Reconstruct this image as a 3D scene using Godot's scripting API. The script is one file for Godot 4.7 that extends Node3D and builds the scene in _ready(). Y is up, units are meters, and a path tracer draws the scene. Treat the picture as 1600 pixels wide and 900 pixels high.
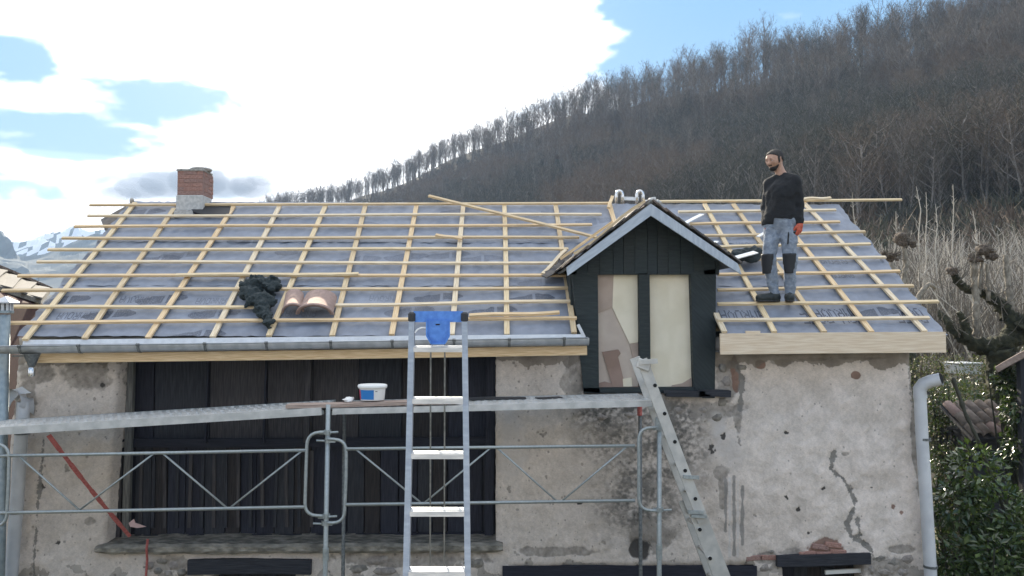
extends Node3D
# A house being re-roofed below a wooded hill: y up, metres, the house front faces +z.

const EYE := Vector3(0, 4.95, 0)
const FOC := 1300.0          # focal length in pixels of a 1600 wide frame
const FRONT := -9.5          # plane of the house front
const SLOPE := 0.5759587     # 33 degrees
const EAVE := Vector3(0.288, 4.763, -9.15)
var UPS := Vector3(0, sin(SLOPE), -cos(SLOPE))   # up the slope
var NRM := Vector3(0, cos(SLOPE), sin(SLOPE))    # out of the slope
var view: Basis
var rng := RandomNumberGenerator.new()
var M := {}

# ------------------------------------------------------------------ geometry
class Geo:
	var v := PackedVector3Array()
	var t := PackedVector2Array()
	var k := PackedColorArray()
	var tint := Color(1, 1, 1)
	var use_tint := false
	func tri(a: Vector3, b: Vector3, c: Vector3, ta := Vector2(), tb := Vector2(), tc := Vector2()) -> void:
		v.append(a); v.append(c); v.append(b)          # given counter-clockwise from outside
		t.append(ta); t.append(tc); t.append(tb)
		if use_tint:
			k.append(tint); k.append(tint); k.append(tint)
	func quad(a: Vector3, b: Vector3, c: Vector3, d: Vector3, ta := Vector2(), tb := Vector2(1, 0), tc := Vector2(1, 1), td := Vector2(0, 1)) -> void:
		tri(a, b, c, ta, tb, tc); tri(a, c, d, ta, tc, td)
	func mesh(smooth := false) -> ArrayMesh:
		if smooth:
			var st := SurfaceTool.new()
			st.begin(Mesh.PRIMITIVE_TRIANGLES)
			st.set_smooth_group(0)
			for i in v.size():
				st.set_uv(t[i])
				if use_tint: st.set_color(k[i])
				st.add_vertex(v[i])
			st.generate_normals()
			return st.commit()
		var m := ArrayMesh.new()
		add_to(m)
		return m
	func add_to(m: ArrayMesh) -> void:
		var a := []
		a.resize(Mesh.ARRAY_MAX)
		a[Mesh.ARRAY_VERTEX] = v
		a[Mesh.ARRAY_TEX_UV] = t
		if use_tint: a[Mesh.ARRAY_COLOR] = k
		m.add_surface_from_arrays(Mesh.PRIMITIVE_TRIANGLES, a)

func bar(g: Geo, a: Vector3, b: Vector3, w: float, h: float, up: Vector3, segs := 1, warp := 0.0) -> void:
	# a straight piece of timber or metal from a to b: w across, h along up
	var d := (b - a).normalized()
	var side := d.cross(up).normalized()
	var n := side.cross(d).normalized()
	var u0 := rng.randf() * 7.0
	var v0 := rng.randf() * 7.0
	var long := a.distance_to(b)
	var bow1 := rng.randf_range(-warp, warp)
	var bow2 := rng.randf_range(-warp, warp)
	var rings := []
	for i in segs + 1:
		var f := float(i) / segs
		var c := a.lerp(b, f) + side * bow1 * sin(f * PI) + n * bow2 * sin(f * PI * 2.0)
		rings.append([c - side * w / 2 - n * h / 2, c + side * w / 2 - n * h / 2, c + side * w / 2 + n * h / 2, c - side * w / 2 + n * h / 2])
	var per := [0.0, w, w + h, 2 * w + h, 2 * w + 2 * h]
	for i in segs:
		for j in 4:
			var p: Array = rings[i]
			var q: Array = rings[i + 1]
			var ua := u0 + long * i / segs
			var ub := u0 + long * (i + 1) / segs
			g.quad(p[j], q[j], q[(j + 1) % 4], p[(j + 1) % 4], Vector2(ua, v0 + per[j]), Vector2(ub, v0 + per[j]), Vector2(ub, v0 + per[j + 1]), Vector2(ua, v0 + per[j + 1]))
	var s: Array = rings[0]
	g.quad(s[0], s[1], s[2], s[3], Vector2(u0, v0), Vector2(u0, v0 + w), Vector2(u0 + 0.02, v0 + w), Vector2(u0 + 0.02, v0))
	var e: Array = rings[segs]
	g.quad(e[3], e[2], e[1], e[0], Vector2(u0, v0), Vector2(u0, v0 + w), Vector2(u0 + 0.02, v0 + w), Vector2(u0 + 0.02, v0))

func block(g: Geo, c: Vector3, s: Vector3, basis := Basis(), bev := 0.0) -> void:
	# a box with chamfered edges
	if bev <= 0.0:
		var p := []
		for i in 8:
			p.append(c + basis * (Vector3((i & 1) - 0.5, ((i >> 1) & 1) - 0.5, ((i >> 2) & 1) - 0.5) * s))
		for f in [[0, 2, 3, 1], [4, 5, 7, 6], [0, 1, 5, 4], [2, 6, 7, 3], [0, 4, 6, 2], [1, 3, 7, 5]]:
			g.quad(p[f[0]], p[f[1]], p[f[2]], p[f[3]])
		return
	var pts := PackedVector3Array()
	var h := s / 2
	for x in [-1, 1]:
		for y in [-1, 1]:
			for z in [-1, 1]:
				var q := Vector3(x, y, z)
				for ax in 3:
					var o := h - Vector3.ONE * bev
					o[ax] = h[ax]
					pts.append(c + basis * (q * o))
	hull(g, pts, c)

func hull(g: Geo, pts: PackedVector3Array, c: Vector3) -> void:
	# small convex hull by trying every plane (few points only)
	var n := pts.size()
	var done := {}
	for i in n:
		for j in range(i + 1, n):
			for l in range(j + 1, n):
				var nn := (pts[j] - pts[i]).cross(pts[l] - pts[i])
				if nn.length() < 1e-9: continue
				nn = nn.normalized()
				if nn.dot(pts[i] - c) < 0: nn = -nn
				var on := []
				var ok := true
				for m in n:
					var d := nn.dot(pts[m] - pts[i])
					if d > 1e-5: ok = false; break
					if d > -1e-5: on.append(m)
				if not ok: continue
				var key := str(on)
				if done.has(key): continue
				done[key] = true
				var mid := Vector3()
				for m in on: mid += pts[m]
				mid /= on.size()
				var ax := (pts[on[0]] - mid).normalized()
				var ay := nn.cross(ax)
				var order := on.duplicate()
				order.sort_custom(func(p, q): return atan2((pts[p] - mid).dot(ay), (pts[p] - mid).dot(ax)) < atan2((pts[q] - mid).dot(ay), (pts[q] - mid).dot(ax)))
				for m in range(1, order.size() - 1):
					g.tri(pts[order[0]], pts[order[m]], pts[order[m + 1]])

func tube(g: Geo, pts: Array, r0: float, r1 := -1.0, seg := 8, caps := true) -> void:
	if r1 < 0: r1 = r0
	var last := Vector3.UP
	var prev := []
	var n := pts.size()
	for i in n:
		var d: Vector3
		if i == 0: d = pts[1] - pts[0]
		elif i == n - 1: d = pts[i] - pts[i - 1]
		else: d = (pts[i + 1] - pts[i]).normalized() + (pts[i] - pts[i - 1]).normalized()
		d = d.normalized()
		if i == 0:
			last = d.cross(Vector3(0.31, 0.2, 0.93) if absf(d.y) > 0.5 else Vector3.UP).normalized()
		last = (last - d * last.dot(d)).normalized()
		var o := d.cross(last)
		var r: float = lerpf(r0, r1, float(i) / (n - 1))
		var ring := []
		for j in seg:
			var an := TAU * j / seg
			ring.append(pts[i] + (last * cos(an) + o * sin(an)) * r)
		if i > 0:
			for j in seg:
				var jj := (j + 1) % seg
				g.quad(prev[j], prev[jj], ring[jj], ring[j], Vector2(i - 1, float(j) / seg), Vector2(i - 1, float(j + 1) / seg), Vector2(i, float(j + 1) / seg), Vector2(i, float(j) / seg))
		elif caps:
			for j in range(1, seg - 1): g.tri(ring[0], ring[j + 1], ring[j])
		prev = ring
	if caps:
		for j in range(1, seg - 1): g.tri(prev[0], prev[j], prev[j + 1])

func lathe(g: Geo, at: Vector3, prof: Array, seg := 20, basis := Basis()) -> void:
	# prof: Vector2(radius, height) from the bottom up
	for i in prof.size() - 1:
		for j in seg:
			var a0 := TAU * j / seg
			var a1 := TAU * (j + 1) / seg
			var p: Vector2 = prof[i]
			var q: Vector2 = prof[i + 1]
			var f := func(w: Vector2, an: float) -> Vector3: return at + basis * Vector3(w.x * cos(an), w.y, -w.x * sin(an))
			g.quad(f.call(p, a0), f.call(p, a1), f.call(q, a1), f.call(q, a0))

func prism(g: Geo, poly: Array, back: Vector3) -> void:
	# poly: points in one plane, extruded by back
	var n := Vector3()
	for i in poly.size():
		var a: Vector3 = poly[i]
		var b: Vector3 = poly[(i + 1) % poly.size()]
		n += a.cross(b)
	n = n.normalized()
	var ax: Vector3 = (poly[1] - poly[0]).normalized()
	var ay := n.cross(ax)
	var flat := PackedVector2Array()
	for p in poly: flat.append(Vector2((p - poly[0]).dot(ax), (p - poly[0]).dot(ay)))
	var ids := Geometry2D.triangulate_polygon(flat)
	var outward := n.dot(back) < 0
	for i in range(0, ids.size(), 3):
		var a := ids[i]; var b := ids[i + 1]; var c := ids[i + 2]
		g.tri(poly[a], poly[b], poly[c], flat[a], flat[b], flat[c])
		g.tri(poly[a] + back, poly[c] + back, poly[b] + back, flat[a], flat[c], flat[b])
	for i in poly.size():
		var j := (i + 1) % poly.size()
		if outward: g.quad(poly[j], poly[i], poly[i] + back, poly[j] + back, flat[j], flat[i], flat[i] + Vector2(0, 0.02), flat[j] + Vector2(0, 0.02))
		else: g.quad(poly[i], poly[j], poly[j] + back, poly[i] + back, flat[i], flat[j], flat[j] + Vector2(0, 0.02), flat[i] + Vector2(0, 0.02))

func stone(g: Geo, c: Vector3, s: Vector3, rough := 0.25) -> void:
	# an uneven rounded lump
	var p := []
	for i in 5:
		var row := []
		var th := PI * i / 4.0
		for j in 8:
			var ph := TAU * j / 8.0
			var k := 1.0 + rng.randf_range(-rough, rough)
			row.append(c + Vector3(sin(th) * cos(ph), cos(th), sin(th) * sin(ph)) * s * k)
		p.append(row)
	for i in 4:
		for j in 8:
			var jj := (j + 1) % 8
			var top: Vector3 = p[0][0]
			var bot: Vector3 = p[4][0]
			if i == 0: g.tri(top, p[1][jj], p[1][j])
			elif i == 3: g.tri(p[3][j], p[3][jj], bot)
			else: g.quad(p[i][j], p[i][jj], p[i + 1][jj], p[i + 1][j])

# ------------------------------------------------------------------ signed-distance figures
# a shape is a list of [a, b, ra, rb, blend]: tapered capsules joined with a smooth minimum
func field(list: Array, p: Vector3) -> float:
	var d := 10.0
	for c in list:
		var a: Vector3 = c[0]
		var ab: Vector3 = c[5]
		var t := clampf((p - a).dot(ab) * c[6], 0.0, 1.0)
		var q := p - a - ab * t
		if c[7] != null:
			q = q * c[7]
		var e: float = q.length() - lerpf(c[2], c[3], t)
		var k: float = c[4]
		if k < 0.0:      # carve
			d = maxf(d, -e - k * 0.0)
			continue
		var h := maxf(k - absf(d - e), 0.0)
		d = minf(d, e) - h * h / (4.0 * k)
	return d

func cap(a: Vector3, b: Vector3, ra: float, rb: float, k := 0.03, squash = null) -> Array:
	var ab := b - a
	return [a, b, ra, rb, k, ab, 1.0 / maxf(ab.length_squared(), 1e-9), squash]

func nets(list: Array, cell: float, xf := Transform3D(), keep = null, bump: FastNoiseLite = null, amp := 0.0, pad := 0.04) -> Geo:
	var lo := Vector3.ONE * 1e9
	var hi := -lo
	for c in list:
		if c[4] < 0.0: continue
		var r: float = maxf(c[2], c[3]) * (1.0 if c[7] == null else 1.6) + pad
		for q in [c[0], c[0] + c[5]]:
			lo = lo.min(q - Vector3.ONE * r); hi = hi.max(q + Vector3.ONE * r)
	var n := Vector3i(((hi - lo) / cell).ceil()) + Vector3i.ONE
	var vals := PackedFloat32Array()
	vals.resize(n.x * n.y * n.z)
	vals.fill(1.0)
	var B := 4
	# coarse pass: skip blocks far from the surface
	for bz in range(0, n.z, B):
		for by in range(0, n.y, B):
			for bx in range(0, n.x, B):
				var mid := lo + (Vector3(bx, by, bz) + Vector3.ONE * (B - 1) * 0.5) * cell
				var d0 := field(list, mid)
				if absf(d0) > cell * B * 1.6 + amp + 0.02:
					if d0 < 0:
						for z in range(bz, mini(bz + B, n.z)):
							for y in range(by, mini(by + B, n.y)):
								for x in range(bx, mini(bx + B, n.x)):
									vals[x + n.x * (y + n.y * z)] = -1.0
					continue
				for z in range(bz, mini(bz + B, n.z)):
					for y in range(by, mini(by + B, n.y)):
						for x in range(bx, mini(bx + B, n.x)):
							var p := lo + Vector3(x, y, z) * cell
							var d := field(list, p)
							if bump != null: d += bump.get_noise_3dv(p) * amp
							if keep != null: d = maxf(d, keep.call(p))
							vals[x + n.x * (y + n.y * z)] = d
	var g := Geo.new()
	var ids := {}
	var pos := PackedVector3Array()
	var sx := 1
	var sy := n.x
	var sz := n.x * n.y
	var offs := [0, sx, sy, sx + sy, sz, sx + sz, sy + sz, sx + sy + sz]
	for z in n.z - 1:
		for y in n.y - 1:
			for x in n.x - 1:
				var at := x + n.x * (y + n.y * z)
				var first := vals[at] < 0.0
				var mixed := false
				for o in offs:
					if (vals[at + o] < 0.0) != first: mixed = true; break
				if not mixed: continue
				var sum := Vector3()
				var cnt := 0
				for e in [[0, 1], [2, 3], [4, 5], [6, 7], [0, 2], [1, 3], [4, 6], [5, 7], [0, 4], [1, 5], [2, 6], [3, 7]]:
					var va := vals[at + offs[e[0]]]
					var vb := vals[at + offs[e[1]]]
					if (va < 0.0) == (vb < 0.0): continue
					var f := va / (va - vb)
					var pa := Vector3(e[0] & 1, (e[0] >> 1) & 1, e[0] >> 2)
					var pb := Vector3(e[1] & 1, (e[1] >> 1) & 1, e[1] >> 2)
					sum += pa.lerp(pb, f); cnt += 1
				ids[at] = pos.size()
				pos.append(xf * (lo + (Vector3(x, y, z) + sum / cnt) * cell))
	for at in ids:
		for e in [[sx, sy, sz], [sy, sz, sx], [sz, sx, sy]]:
			# edge from at along e[0]; the four cells round it
			var a0 := vals[at]
			if at + e[0] >= vals.size(): continue
			var a1 := vals[at + e[0]]
			if (a0 < 0.0) == (a1 < 0.0): continue
			var c1: int = at - e[1]
			var c2: int = at - e[1] - e[2]
			var c3: int = at - e[2]
			if not (ids.has(c1) and ids.has(c2) and ids.has(c3)): continue
			if a0 < 0.0: g.quad(pos[ids[at]], pos[ids[c1]], pos[ids[c2]], pos[ids[c3]])
			else: g.quad(pos[ids[at]], pos[ids[c3]], pos[ids[c2]], pos[ids[c1]])
	return g

# ------------------------------------------------------------------ scene helpers
func thing(called: String, label: String, category: String, at := Vector3.ZERO, group := "") -> Node3D:
	var o := Node3D.new()
	o.name = called
	add_child(o, true)
	o.position = at
	tag(o, label, category, group)
	return o

func tag(o: Node, label: String, category: String, group := "") -> void:
	o.set_meta("label", label)
	o.set_meta("category", category)
	if group: o.set_meta("group", group)

func part(parent: Node3D, called: String, g, m: Material, smooth := false) -> MeshInstance3D:
	var o := MeshInstance3D.new()
	o.name = called
	o.mesh = g.mesh(smooth) if g is Geo else g
	o.material_override = m
	parent.add_child(o, true)
	if parent != self and parent.get_parent() == self and not parent is MeshInstance3D:
		o.position = -parent.position
	return o

func structure(called: String, g, m: Material, smooth := false) -> MeshInstance3D:
	var o := part(self, called, g, m, smooth)
	o.set_meta("kind", "structure")
	return o

func ray(px: float, py: float) -> Vector3:
	return view * Vector3((px - 800.0) / FOC, (450.0 - py) / FOC, -1.0)

func on_z(px: float, py: float, z: float) -> Vector3:      # where that line of sight meets the plane z
	var d := ray(px, py)
	return EYE + d * (z - EYE.z) / d.z

func on_roof(px: float, py: float, lift := 0.0) -> Vector3:  # ... and the roof slope
	var d := ray(px, py)
	return EYE + d * ((EAVE + NRM * lift - EYE).dot(NRM) / d.dot(NRM))

func noise(freq: float, oct := 4, sd := 1, kind := FastNoiseLite.TYPE_SIMPLEX_SMOOTH) -> FastNoiseLite:
	var n := FastNoiseLite.new()
	n.noise_type = kind
	n.seed = sd
	n.frequency = freq
	n.fractal_octaves = oct
	n.fractal_type = FastNoiseLite.FRACTAL_FBM if oct > 1 else FastNoiseLite.FRACTAL_NONE
	return n

func grain(freq: float, lows: Color, highs: Color, oct := 4, sd := 1, size := 256, a := 0.25, b := 0.75) -> NoiseTexture2D:
	# a seamless two-tone pattern; the colours are linear base colours
	var t := NoiseTexture2D.new()
	t.width = size; t.height = size
	t.seamless = true
	t.noise = noise(freq, oct, sd)
	var r := Gradient.new()
	r.offsets = PackedFloat32Array([a, b])
	r.colors = PackedColorArray([lows.linear_to_srgb(), highs.linear_to_srgb()])
	t.color_ramp = r
	return t

func relief(freq: float, strength: float, oct := 4, sd := 5, size := 256) -> NoiseTexture2D:
	var t := NoiseTexture2D.new()
	t.width = size; t.height = size
	t.seamless = true
	t.as_normal_map = true
	t.bump_strength = strength
	t.noise = noise(freq, oct, sd)
	return t

func plain(col: Color, rough := 0.8, metal := 0.0) -> StandardMaterial3D:
	var m := StandardMaterial3D.new()
	m.albedo_color = col.linear_to_srgb()
	m.roughness = rough
	m.metallic = metal
	return m

func patterned(tex: Texture2D, rough := 0.85, scale := Vector3.ONE, triplanar := true, nrm: Texture2D = null, metal := 0.0) -> StandardMaterial3D:
	var m := StandardMaterial3D.new()
	m.albedo_texture = tex
	m.roughness = rough
	m.metallic = metal
	m.uv1_scale = scale
	if triplanar:
		m.uv1_triplanar = true
		m.uv1_world_triplanar = true
	if nrm != null:
		m.normal_enabled = true
		m.normal_texture = nrm
	return m

func L(r: float, g: float, b: float) -> Color:
	return Color(r, g, b)

# ------------------------------------------------------------------ the scene
func _ready() -> void:
	rng.seed = 11
	# camera
	view = Basis(Vector3.UP, deg_to_rad(-1.8)) * Basis(Vector3.RIGHT, deg_to_rad(2.0))
	var cam := Camera3D.new()
	cam.name = "camera"
	cam.fov = 2.0 * rad_to_deg(atan(450.0 / FOC))
	cam.near = 0.1
	cam.far = 9000.0
	add_child(cam)
	cam.transform = Transform3D(view, EYE)
	cam.current = true
	# sun, behind the house and to the left
	var az := deg_to_rad(-12.0)
	var el := deg_to_rad(28.0)
	var to_sun := Vector3(sin(az) * cos(el), sin(el), -cos(az) * cos(el))
	var sun := DirectionalLight3D.new()
	sun.name = "sun"
	sun.light_energy = 1.6
	sun.light_color = Color(1.0, 0.95, 0.86)
	sun.light_angular_distance = 0.5
	sun.shadow_enabled = true
	add_child(sun)
	sun.look_at_from_position(Vector3.ZERO, -to_sun, Vector3.UP)
	# sky and air
	var env := Environment.new()
	env.background_mode = Environment.BG_SKY
	env.sky = Sky.new()
	env.sky.sky_material = sky_of_broken_cloud(to_sun)
	env.tonemap_mode = Environment.TONE_MAPPER_LINEAR
	env.tonemap_exposure = 1.9
	env.sdfgi_enabled = true
	env.ssao_enabled = true
	env.ssil_enabled = true
	env.fog_enabled = true
	env.fog_density = 0.00032
	env.volumetric_fog_enabled = true      # for the one low cloud
	env.volumetric_fog_density = 0.0
	env.fog_light_color = Color(0.76, 0.87, 1.0)
	var we := WorldEnvironment.new()
	we.name = "air"
	we.environment = env
	add_child(we)

	materials()
	terrain()
	house()
	roof_loads()
	scaffold()
	ladders()
	worker()
	left_side()
	garden()
	hill_wood()

func sky_of_broken_cloud(to_sun: Vector3) -> PanoramaSkyMaterial:
	# clear patches: azimuth, elevation, half width, half height (degrees), strength
	var clear := [[27.5, 23.0, 15.5, 14.0, 1.7], [14.5, 20.0, 5.0, 4.0, 0.6], [-27.8, 10.9, 5.6, 1.5, 0.9], [-20.5, 13.7, 4.6, 1.25, 0.85], [-29.0, 15.0, 1.6, 1.3, 0.9], [-31.0, 7.6, 4.5, 1.2, 0.7],
		[48.0, 16.0, 15.0, 14.0, 1.0], [-52.0, 22.0, 14.0, 8.0, 0.7], [80.0, 30.0, 18.0, 14.0, 0.8], [-95.0, 35.0, 20.0, 12.0, 0.8], [130.0, 28.0, 24.0, 14.0, 0.8], [-140.0, 30.0, 22.0, 16.0, 0.8], [175.0, 50.0, 40.0, 14.0, 0.8]]
	var W := 3072
	var H := 1536
	var big := noise(2.1, 5, 3)
	var fine := noise(9.0, 5, 8)
	var data := PackedFloat32Array()
	data.resize(W * H * 3)
	var shade := func(x: float, y: float) -> Color:
		var a := wrapf(x / W * TAU, -PI, PI)        # the left edge of a panorama looks along -z
		var e := (0.5 - y / H) * PI
		var d := Vector3(sin(a) * cos(e), sin(e), -cos(a) * cos(e))
		var deg_a := rad_to_deg(a)
		var deg_e := rad_to_deg(e)
		var near_sun := acos(clampf(d.dot(to_sun), -1, 1))
		var up := clampf(d.y, 0.0, 1.0)
		var blue := Color(0.40, 0.555, 0.63).lerp(Color(0.085, 0.245, 0.50), 1.0 - pow(1.0 - up, 3.0))
		blue = blue.lerp(Color(1.0, 1.05, 1.08), 0.5 * exp(-pow(near_sun / 0.24, 2.0)))
		var q := Vector3(d.x, d.y * 2.6, d.z)
		q += Vector3(fine.get_noise_3dv(q * 0.5), fine.get_noise_3dv(q * 0.5 + Vector3(9, 2, 4)), 0.0) * 0.05
		var n1 := big.get_noise_3dv(q)
		var n2 := fine.get_noise_3dv(q)
		var n3 := fine.get_noise_3dv(q * Vector3(2.2, 3.6, 2.2) + Vector3(3, 8, 1))
		var cover := 0.70 + n1 * 0.5 + n2 * 0.55 + n3 * 0.32
		for c in clear:
			var da: float = wrapf(deg_a - c[0], -180.0, 180.0) / c[2]
			var de: float = (deg_e - c[1]) / c[3]
			var r2 := da * da + de * de
			if r2 < 6.0: cover -= c[4] * exp(-r2 * r2 * 0.5)
		cover = clampf(cover / 0.62 + 0.12, 0.0, 1.0)
		cover = cover * cover * (3.0 - 2.0 * cover)
		var body := 0.5 + 0.5 * big.get_noise_3dv(q * 2.3 + Vector3(4, 1, 7))
		var lit := 0.78 + 0.35 * body + 1.25 * exp(-pow(near_sun / 0.42, 2.0))
		# one low grey bank beside the chimney
		var gx := (deg_a + 19.3) / 5.6
		var gy := (deg_e - 8.2) / 1.25
		var bank := clampf(1.4 * exp(-gx * gx - gy * gy) + n2 * 0.8 - 0.45, 0.0, 1.0)
		cover = maxf(cover, bank)
		var white := Color(lit, lit, lit * 1.01)
		white = white.lerp(Color(0.25, 0.28, 0.33), clampf(bank * 1.8, 0.0, 0.95))
		return blue.lerp(white, cover)
	var x0 := int(W * 46.0 / 360.0) / 4 * 4
	var y0 := int(H * (0.5 - 32.0 / 180.0)) / 4 * 4
	for by in range(0, H / 2, 4):
		for bx in range(0, W, 4):
			if (bx < x0 or bx >= W - x0) and by >= y0:
				for y in 4:
					for x in 4:
						var c: Color = shade.call(bx + x + 0.5, by + y + 0.5)
						var i: int = ((by + y) * W + bx + x) * 3
						data[i] = c.r; data[i + 1] = c.g; data[i + 2] = c.b
			else:
				var c: Color = shade.call(bx + 2.0, by + 2.0)
				for y in 4:
					for x in 4:
						var i: int = ((by + y) * W + bx + x) * 3
						data[i] = c.r; data[i + 1] = c.g; data[i + 2] = c.b
	for i in range(W * (H / 2) * 3, W * H * 3, 3):
		data[i] = 0.30; data[i + 1] = 0.31; data[i + 2] = 0.28
	var im := Image.create_from_data(W, H, false, Image.FORMAT_RGBF, data.to_byte_array())
	var m := PanoramaSkyMaterial.new()
	m.panorama = ImageTexture.create_from_image(im)
	return m

func materials() -> void:
	# new timber: grain runs along u
	var pine := grain(0.02, L(0.60, 0.475, 0.31), L(0.75, 0.64, 0.47), 5, 21, 512, 0.3, 0.7)
	for i in 4:
		var m := patterned(pine, 0.75, Vector3(0.35, 7.0, 1), false)
		m.albedo_color = [Color(1, 1, 1), Color(1, 0.95, 0.88), Color(0.94, 0.91, 0.86), Color(1.0, 0.98, 0.93)][i]
		m.uv1_offset = Vector3(0.31 * i, 0.17 * i, 0)
		M["pine%d" % i] = m
	var pale := grain(0.02, L(0.66, 0.515, 0.36), L(0.78, 0.655, 0.50), 5, 22, 512, 0.25, 0.75)
	M.board = patterned(pale, 0.7, Vector3(0.25, 4.0, 1), false)
	var old := grain(0.02, L(0.016, 0.018, 0.025), L(0.035, 0.036, 0.044), 5, 23, 512, 0.25, 0.8)
	var oldn := relief(0.03, 2.5, 4, 24)
	for i in 4:
		var m := patterned(old, 0.8, Vector3(0.3, 5.0, 1), false, oldn)
		m.albedo_color = [Color(0.80, 0.80, 0.90), Color(1, 1, 1), Color(1, 0.9, 0.82), Color(0.88, 0.9, 1)][i]
		m.uv1_offset = Vector3(0.23 * i, 0.37 * i, 0)
		M["old%d" % i] = m
	M.old_brown = patterned(grain(0.02, L(0.038, 0.035, 0.038), L(0.072, 0.064, 0.066), 5, 25, 512), 0.85, Vector3(0.3, 5.0, 1), false, oldn)
	M.old_grey = patterned(grain(0.02, L(0.10, 0.10, 0.095), L(0.20, 0.195, 0.18), 5, 26, 512), 0.85, Vector3(0.3, 5.0, 1), false, oldn)
	var green := grain(0.018, L(0.013, 0.021, 0.023), L(0.022, 0.032, 0.033), 5, 27, 512, 0.25, 0.75)
	for i in 3:
		var m := patterned(green, 0.7, Vector3(0.4, 4.0, 1), false, oldn)
		m.albedo_color = [Color(1, 1, 1), Color(0.93, 0.95, 0.97), Color(1.0, 0.97, 0.95)][i]
		m.uv1_offset = Vector3(0.41 * i, 0.13 * i, 0)
		M["dark%d" % i] = m
	M.painted = patterned(grain(0.03, L(0.36, 0.41, 0.47), L(0.45, 0.50, 0.55), 4, 28), 0.55, Vector3(0.5, 3, 1), false)
	# metals
	M.zinc = patterned(grain(0.02, L(0.34, 0.36, 0.38), L(0.44, 0.46, 0.48), 4, 31), 0.42, Vector3(1.5, 1.5, 1.5), true, null, 0.55)
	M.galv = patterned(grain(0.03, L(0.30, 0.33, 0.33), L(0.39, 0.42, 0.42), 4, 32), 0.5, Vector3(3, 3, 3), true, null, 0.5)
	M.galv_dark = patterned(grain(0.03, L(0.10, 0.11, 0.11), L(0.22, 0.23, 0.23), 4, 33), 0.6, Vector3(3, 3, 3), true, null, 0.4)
	M.deck = patterned(grain(0.01, L(0.44, 0.45, 0.44), L(0.56, 0.56, 0.55), 4, 34), 0.5, Vector3(2, 2, 2), true, null, 0.4)
	M.alu = patterned(grain(0.03, L(0.50, 0.52, 0.54), L(0.68, 0.69, 0.70), 4, 35), 0.38, Vector3(1, 4, 4), true, null, 0.6)
	M.stile = patterned(grain(0.03, L(0.27, 0.30, 0.34), L(0.36, 0.39, 0.43), 4, 37), 0.5, Vector3(1, 4, 4), true, null, 0.4)  # darker copy of the aluminium: shade on the stiles put into the colour
	M.alu_old = patterned(grain(0.01, L(0.46, 0.45, 0.42), L(0.56, 0.54, 0.50), 5, 36), 0.6, Vector3(2, 2, 2), true, null, 0.2)
	M.strip = patterned(grain(0.02, L(0.58, 0.59, 0.60), L(0.68, 0.69, 0.70), 4, 29), 0.5, Vector3(2, 2, 2), true)
	M.hole = plain(L(0.012, 0.012, 0.012), 0.9)
	M.rubber = plain(L(0.018, 0.02, 0.024), 0.6)
	M.steel = plain(L(0.62, 0.62, 0.62), 0.25, 0.9)
	# masonry
	M.brick = patterned(grain(0.03, L(0.30, 0.165, 0.13), L(0.37, 0.215, 0.175), 4, 41), 0.9, Vector3(3, 3, 3), true, relief(0.05, 5))
	M.brick1 = patterned(grain(0.03, L(0.26, 0.16, 0.135), L(0.33, 0.21, 0.18), 4, 42), 0.9, Vector3(3, 3, 3), true, relief(0.05, 5))
	M.mortar = patterned(grain(0.03, L(0.26, 0.25, 0.23), L(0.40, 0.38, 0.35), 4, 43), 0.95, Vector3(2, 2, 2), true, relief(0.05, 6))
	M.cement = patterned(grain(0.03, L(0.42, 0.42, 0.41), L(0.55, 0.54, 0.52), 4, 44), 0.9, Vector3(2, 2, 2), true)
	M.stone = patterned(grain(0.025, L(0.17, 0.155, 0.135), L(0.32, 0.29, 0.25), 5, 45), 0.92, Vector3(2, 2, 2), true, relief(0.04, 7))
	M.stone1 = patterned(grain(0.025, L(0.24, 0.21, 0.19), L(0.38, 0.34, 0.30), 5, 46), 0.92, Vector3(2, 2, 2), true, relief(0.04, 7))
	M.sill = patterned(grain(0.012, L(0.13, 0.12, 0.10), L(0.34, 0.31, 0.26), 5, 47, 512), 0.9, Vector3(0.7, 1.5, 1.5), true, relief(0.04, 6))
	M.clay = patterned(grain(0.02, L(0.25, 0.175, 0.15), L(0.33, 0.235, 0.205), 4, 48), 0.85, Vector3(3, 3, 3), true)
	M.clay1 = patterned(grain(0.02, L(0.12, 0.10, 0.085), L(0.23, 0.185, 0.155), 5, 49), 0.9, Vector3(2, 2, 2), true)
	M.clay2 = patterned(grain(0.02, L(0.10, 0.08, 0.065), L(0.22, 0.17, 0.14), 5, 50), 0.9, Vector3(2, 2, 2), true)
	M.slate = patterned(grain(0.02, L(0.06, 0.055, 0.05), L(0.15, 0.13, 0.115), 5, 51), 0.8, Vector3(2, 2, 2), true)
	# plastics and cloth
	M.pvc = patterned(grain(0.01, L(0.50, 0.51, 0.53), L(0.60, 0.61, 0.62), 4, 52), 0.45, Vector3(1.2, 1.2, 1.2), true)
	M.rag = plain(L(0.55, 0.38, 0.36), 0.9)
	M.pine_plank = patterned(grain(0.02, L(0.27, 0.20, 0.165), L(0.42, 0.33, 0.28), 5, 60, 512), 0.85, Vector3(0.3, 5.0, 1), false)
	M.white = plain(L(0.78, 0.78, 0.76), 0.4)
	M.blue = patterned(grain(0.03, L(0.06, 0.19, 0.54), L(0.09, 0.25, 0.64), 3, 53), 0.42, Vector3(3, 3, 3), true)
	M.label_blue = plain(L(0.01, 0.17, 0.48), 0.4)
	M.label_red = plain(L(0.5, 0.04, 0.09), 0.4)
	M.strap = patterned(grain(0.03, L(0.34, 0.08, 0.07), L(0.48, 0.15, 0.13), 3, 54), 0.8, Vector3(4, 4, 4), true)
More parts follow.
